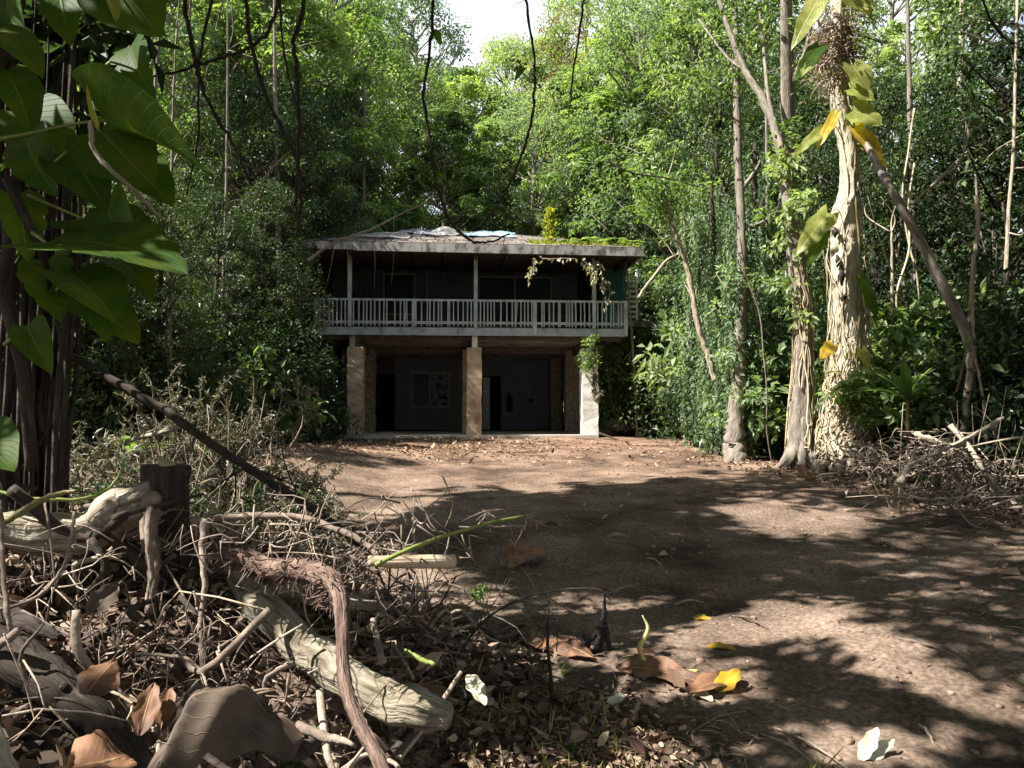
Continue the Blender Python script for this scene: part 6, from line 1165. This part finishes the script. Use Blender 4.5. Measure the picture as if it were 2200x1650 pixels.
litter(15000, (-5, 9, 3, 21), lambda x, y: .10 + .9 * np.clip(vnoise(x * 1.4, y * 1.2, 5), 0, 1) * .7, .032, 'small dead leaves scattered over the bare soil')
litter(15000, (-7, 6, 14, 22.6), lambda x, y: .15 + .85 * smooth(2, -3, x) * smooth(13, 19, y), .075, 'dead leaves lying thickly in front of the house')
litter(12000, (-9, -2.2, 5, 20), lambda x, y: smooth(-2, -3.5, x + .12 * (y - 5)), .08, 'dead leaves under the thicket on the left')
litter(9000, (3.5, 9.5, 7, 16), lambda x, y: smooth(.0, 1.2, x - (3.6 + .23 * (16 - y) * 0 + (16 - y) * .02) + (y - 13) * .25), .07, 'dead leaves along the trees on the right')
# bits of broken twig
b = MB(); P = np.concatenate([scatter(500, -3, .8, 1.6, 4.8, lambda x, y: np.ones_like(x)), scatter(420, -4, 8, 3, 15, lambda x, y: np.ones_like(x)), scatter(900, -.3, 1.1, 2.3, 3.6, lambda x, y: np.ones_like(x) * .5)])
for p in P:
    d = rdir(1, rg)[0] * [1, 1, .25] * rg.uniform(.04, .22); tube(b, [p, p + d * .5 + [0, 0, .012], p + d], [.0035, .003, .001], 4, 2, rg=rg)
thing('twig_litter', b, M['twig'], 'fallen bits of twig strewn over the soil', 'twigs', None, 'stuff')
b = MB(); P = scatter(3600, -1.5, 8, 2.6, 14, lambda x, y: np.clip(1.2 - y / 13, .15, 1))
for p in P:
    s = rg.lognormal(-4.75, .5); V = np.array([[-1, -1, -.6], [1, -1, -.6], [1, 1, -.6], [-1, 1, -.6], [-.7, -.7, .7], [.7, -.7, .7], [.7, .7, .7], [-.7, .7, .7]]) * rg.uniform(.6, 1.3, (8, 3)) * s; b.add(V + p, [(0, 3, 2, 1), (4, 5, 6, 7), (0, 1, 5, 4), (1, 2, 6, 5), (2, 3, 7, 6), (3, 0, 4, 7)])
M['clod'] = mat('clod', [(.3, (.10, .065, .045)), (.7, (.30, .21, .15))], 6, .95, .2, use_rnd=True)
thing('soil_clods', b, M['clod'], 'small clods and pebbles of the bare soil', 'clods', None, 'stuff')
# dry grass and stems, bottom middle
b = MB(); n = 2600; P = np.concatenate([scatter(2600, -.35, 1.25, 2.5, 3.15, lambda x, y: np.ones_like(x) * .8), scatter(700, -.2, .5, 3.2, 4.0, lambda x, y: np.ones_like(x) * .5)]); m_ = len(P)
leafset(b, P, rg.normal(0, .7, (m_, 3)) + [0, 0, .75], rg.normal(0, 1, (m_, 3)), .075 * rg.lognormal(0, .4, m_), .008, .1, rg); thing('dry_grass', b, M['grassy'], 'dry and greenish grass tufts in the middle foreground', 'grass', None, 'stuff', False)
for px, py, s, lab in ((1030, 1300, .12, 'small dark green seedling in the shade right of the cut stick'), (1215, 1445, .05, 'tiny green seedling below the salmon leaf'), (1135, 1420, .07, 'pale green tuft left of the dark upright twig'), (600, 1640, .16, 'low green weed at the bottom of the heap')):
    p = gat(px, py); ro = empty('seedling', p, lab, 'plant'); sb = MB(); lb = MB()
    for q in range(9): e = p + unit(rg.normal(0, 1, 3) + [0, 0, 1]) * s * rg.uniform(.5, 1); tube(sb, [p - [0, 0, .01], (p + e) / 2, e], .002, 4, 2, rg=rg); leafset(lb, np.tile(e, (5, 1)), rg.normal(0, 1, (5, 3)), rg.normal(0, .4, (5, 3)) + [0, 0, 1], s * .45, s * .25, .15, rg)
    part('stem', sb, M['stem_green'], ro); part('foliage', lb, M['leaf_fresh'], ro, smoothf=False)

litter(110, (-.6, 7, 2.7, 12), lambda x, y: np.ones_like(x) * .6, .11, 'larger dead leaves lying here and there on the soil', 'litter', .03, .8, .5)
litter(260, (-.8, .6, 2.5, 3.8), lambda x, y: np.ones_like(x) * .7, .085, 'crumpled dead leaves in the middle foreground', 'litter', .04, .4, .5)
b = MB()
for q in range(46):
    px = rg.uniform(1880, 2190); Y = rg.uniform(9.2, 11.5); x = (px - CX) / F * Y; z = float(ground(x, Y, False)); l = rg.uniform(.5, 1.5); d = unit(rg.normal(0, .35, 3) + [0, 0, 1]); tube(b, [(x, Y, z - .05), np.array([x, Y, z]) + d * l * .5 + rg.normal(0, .03, 3), np.array([x, Y, z]) + d * l], [rg.uniform(.006, .016), .008, .003], 5, 4, .05, rg=rg)
thing('dead_stalks', b, M['root_pale'], 'thin dead stalks standing among the debris below the leaning trunk', 'dead wood', None, 'stuff')
# a kind that was built as a pattern but never set down is removed
for k_, o_ in T.items():
    if o_.get('used') is None:
        for c_ in list(o_.children): bpy.data.objects.remove(c_)
        bpy.data.objects.remove(o_)
for o_ in bpy.data.objects:
    if 'used' in o_: del o_['used']
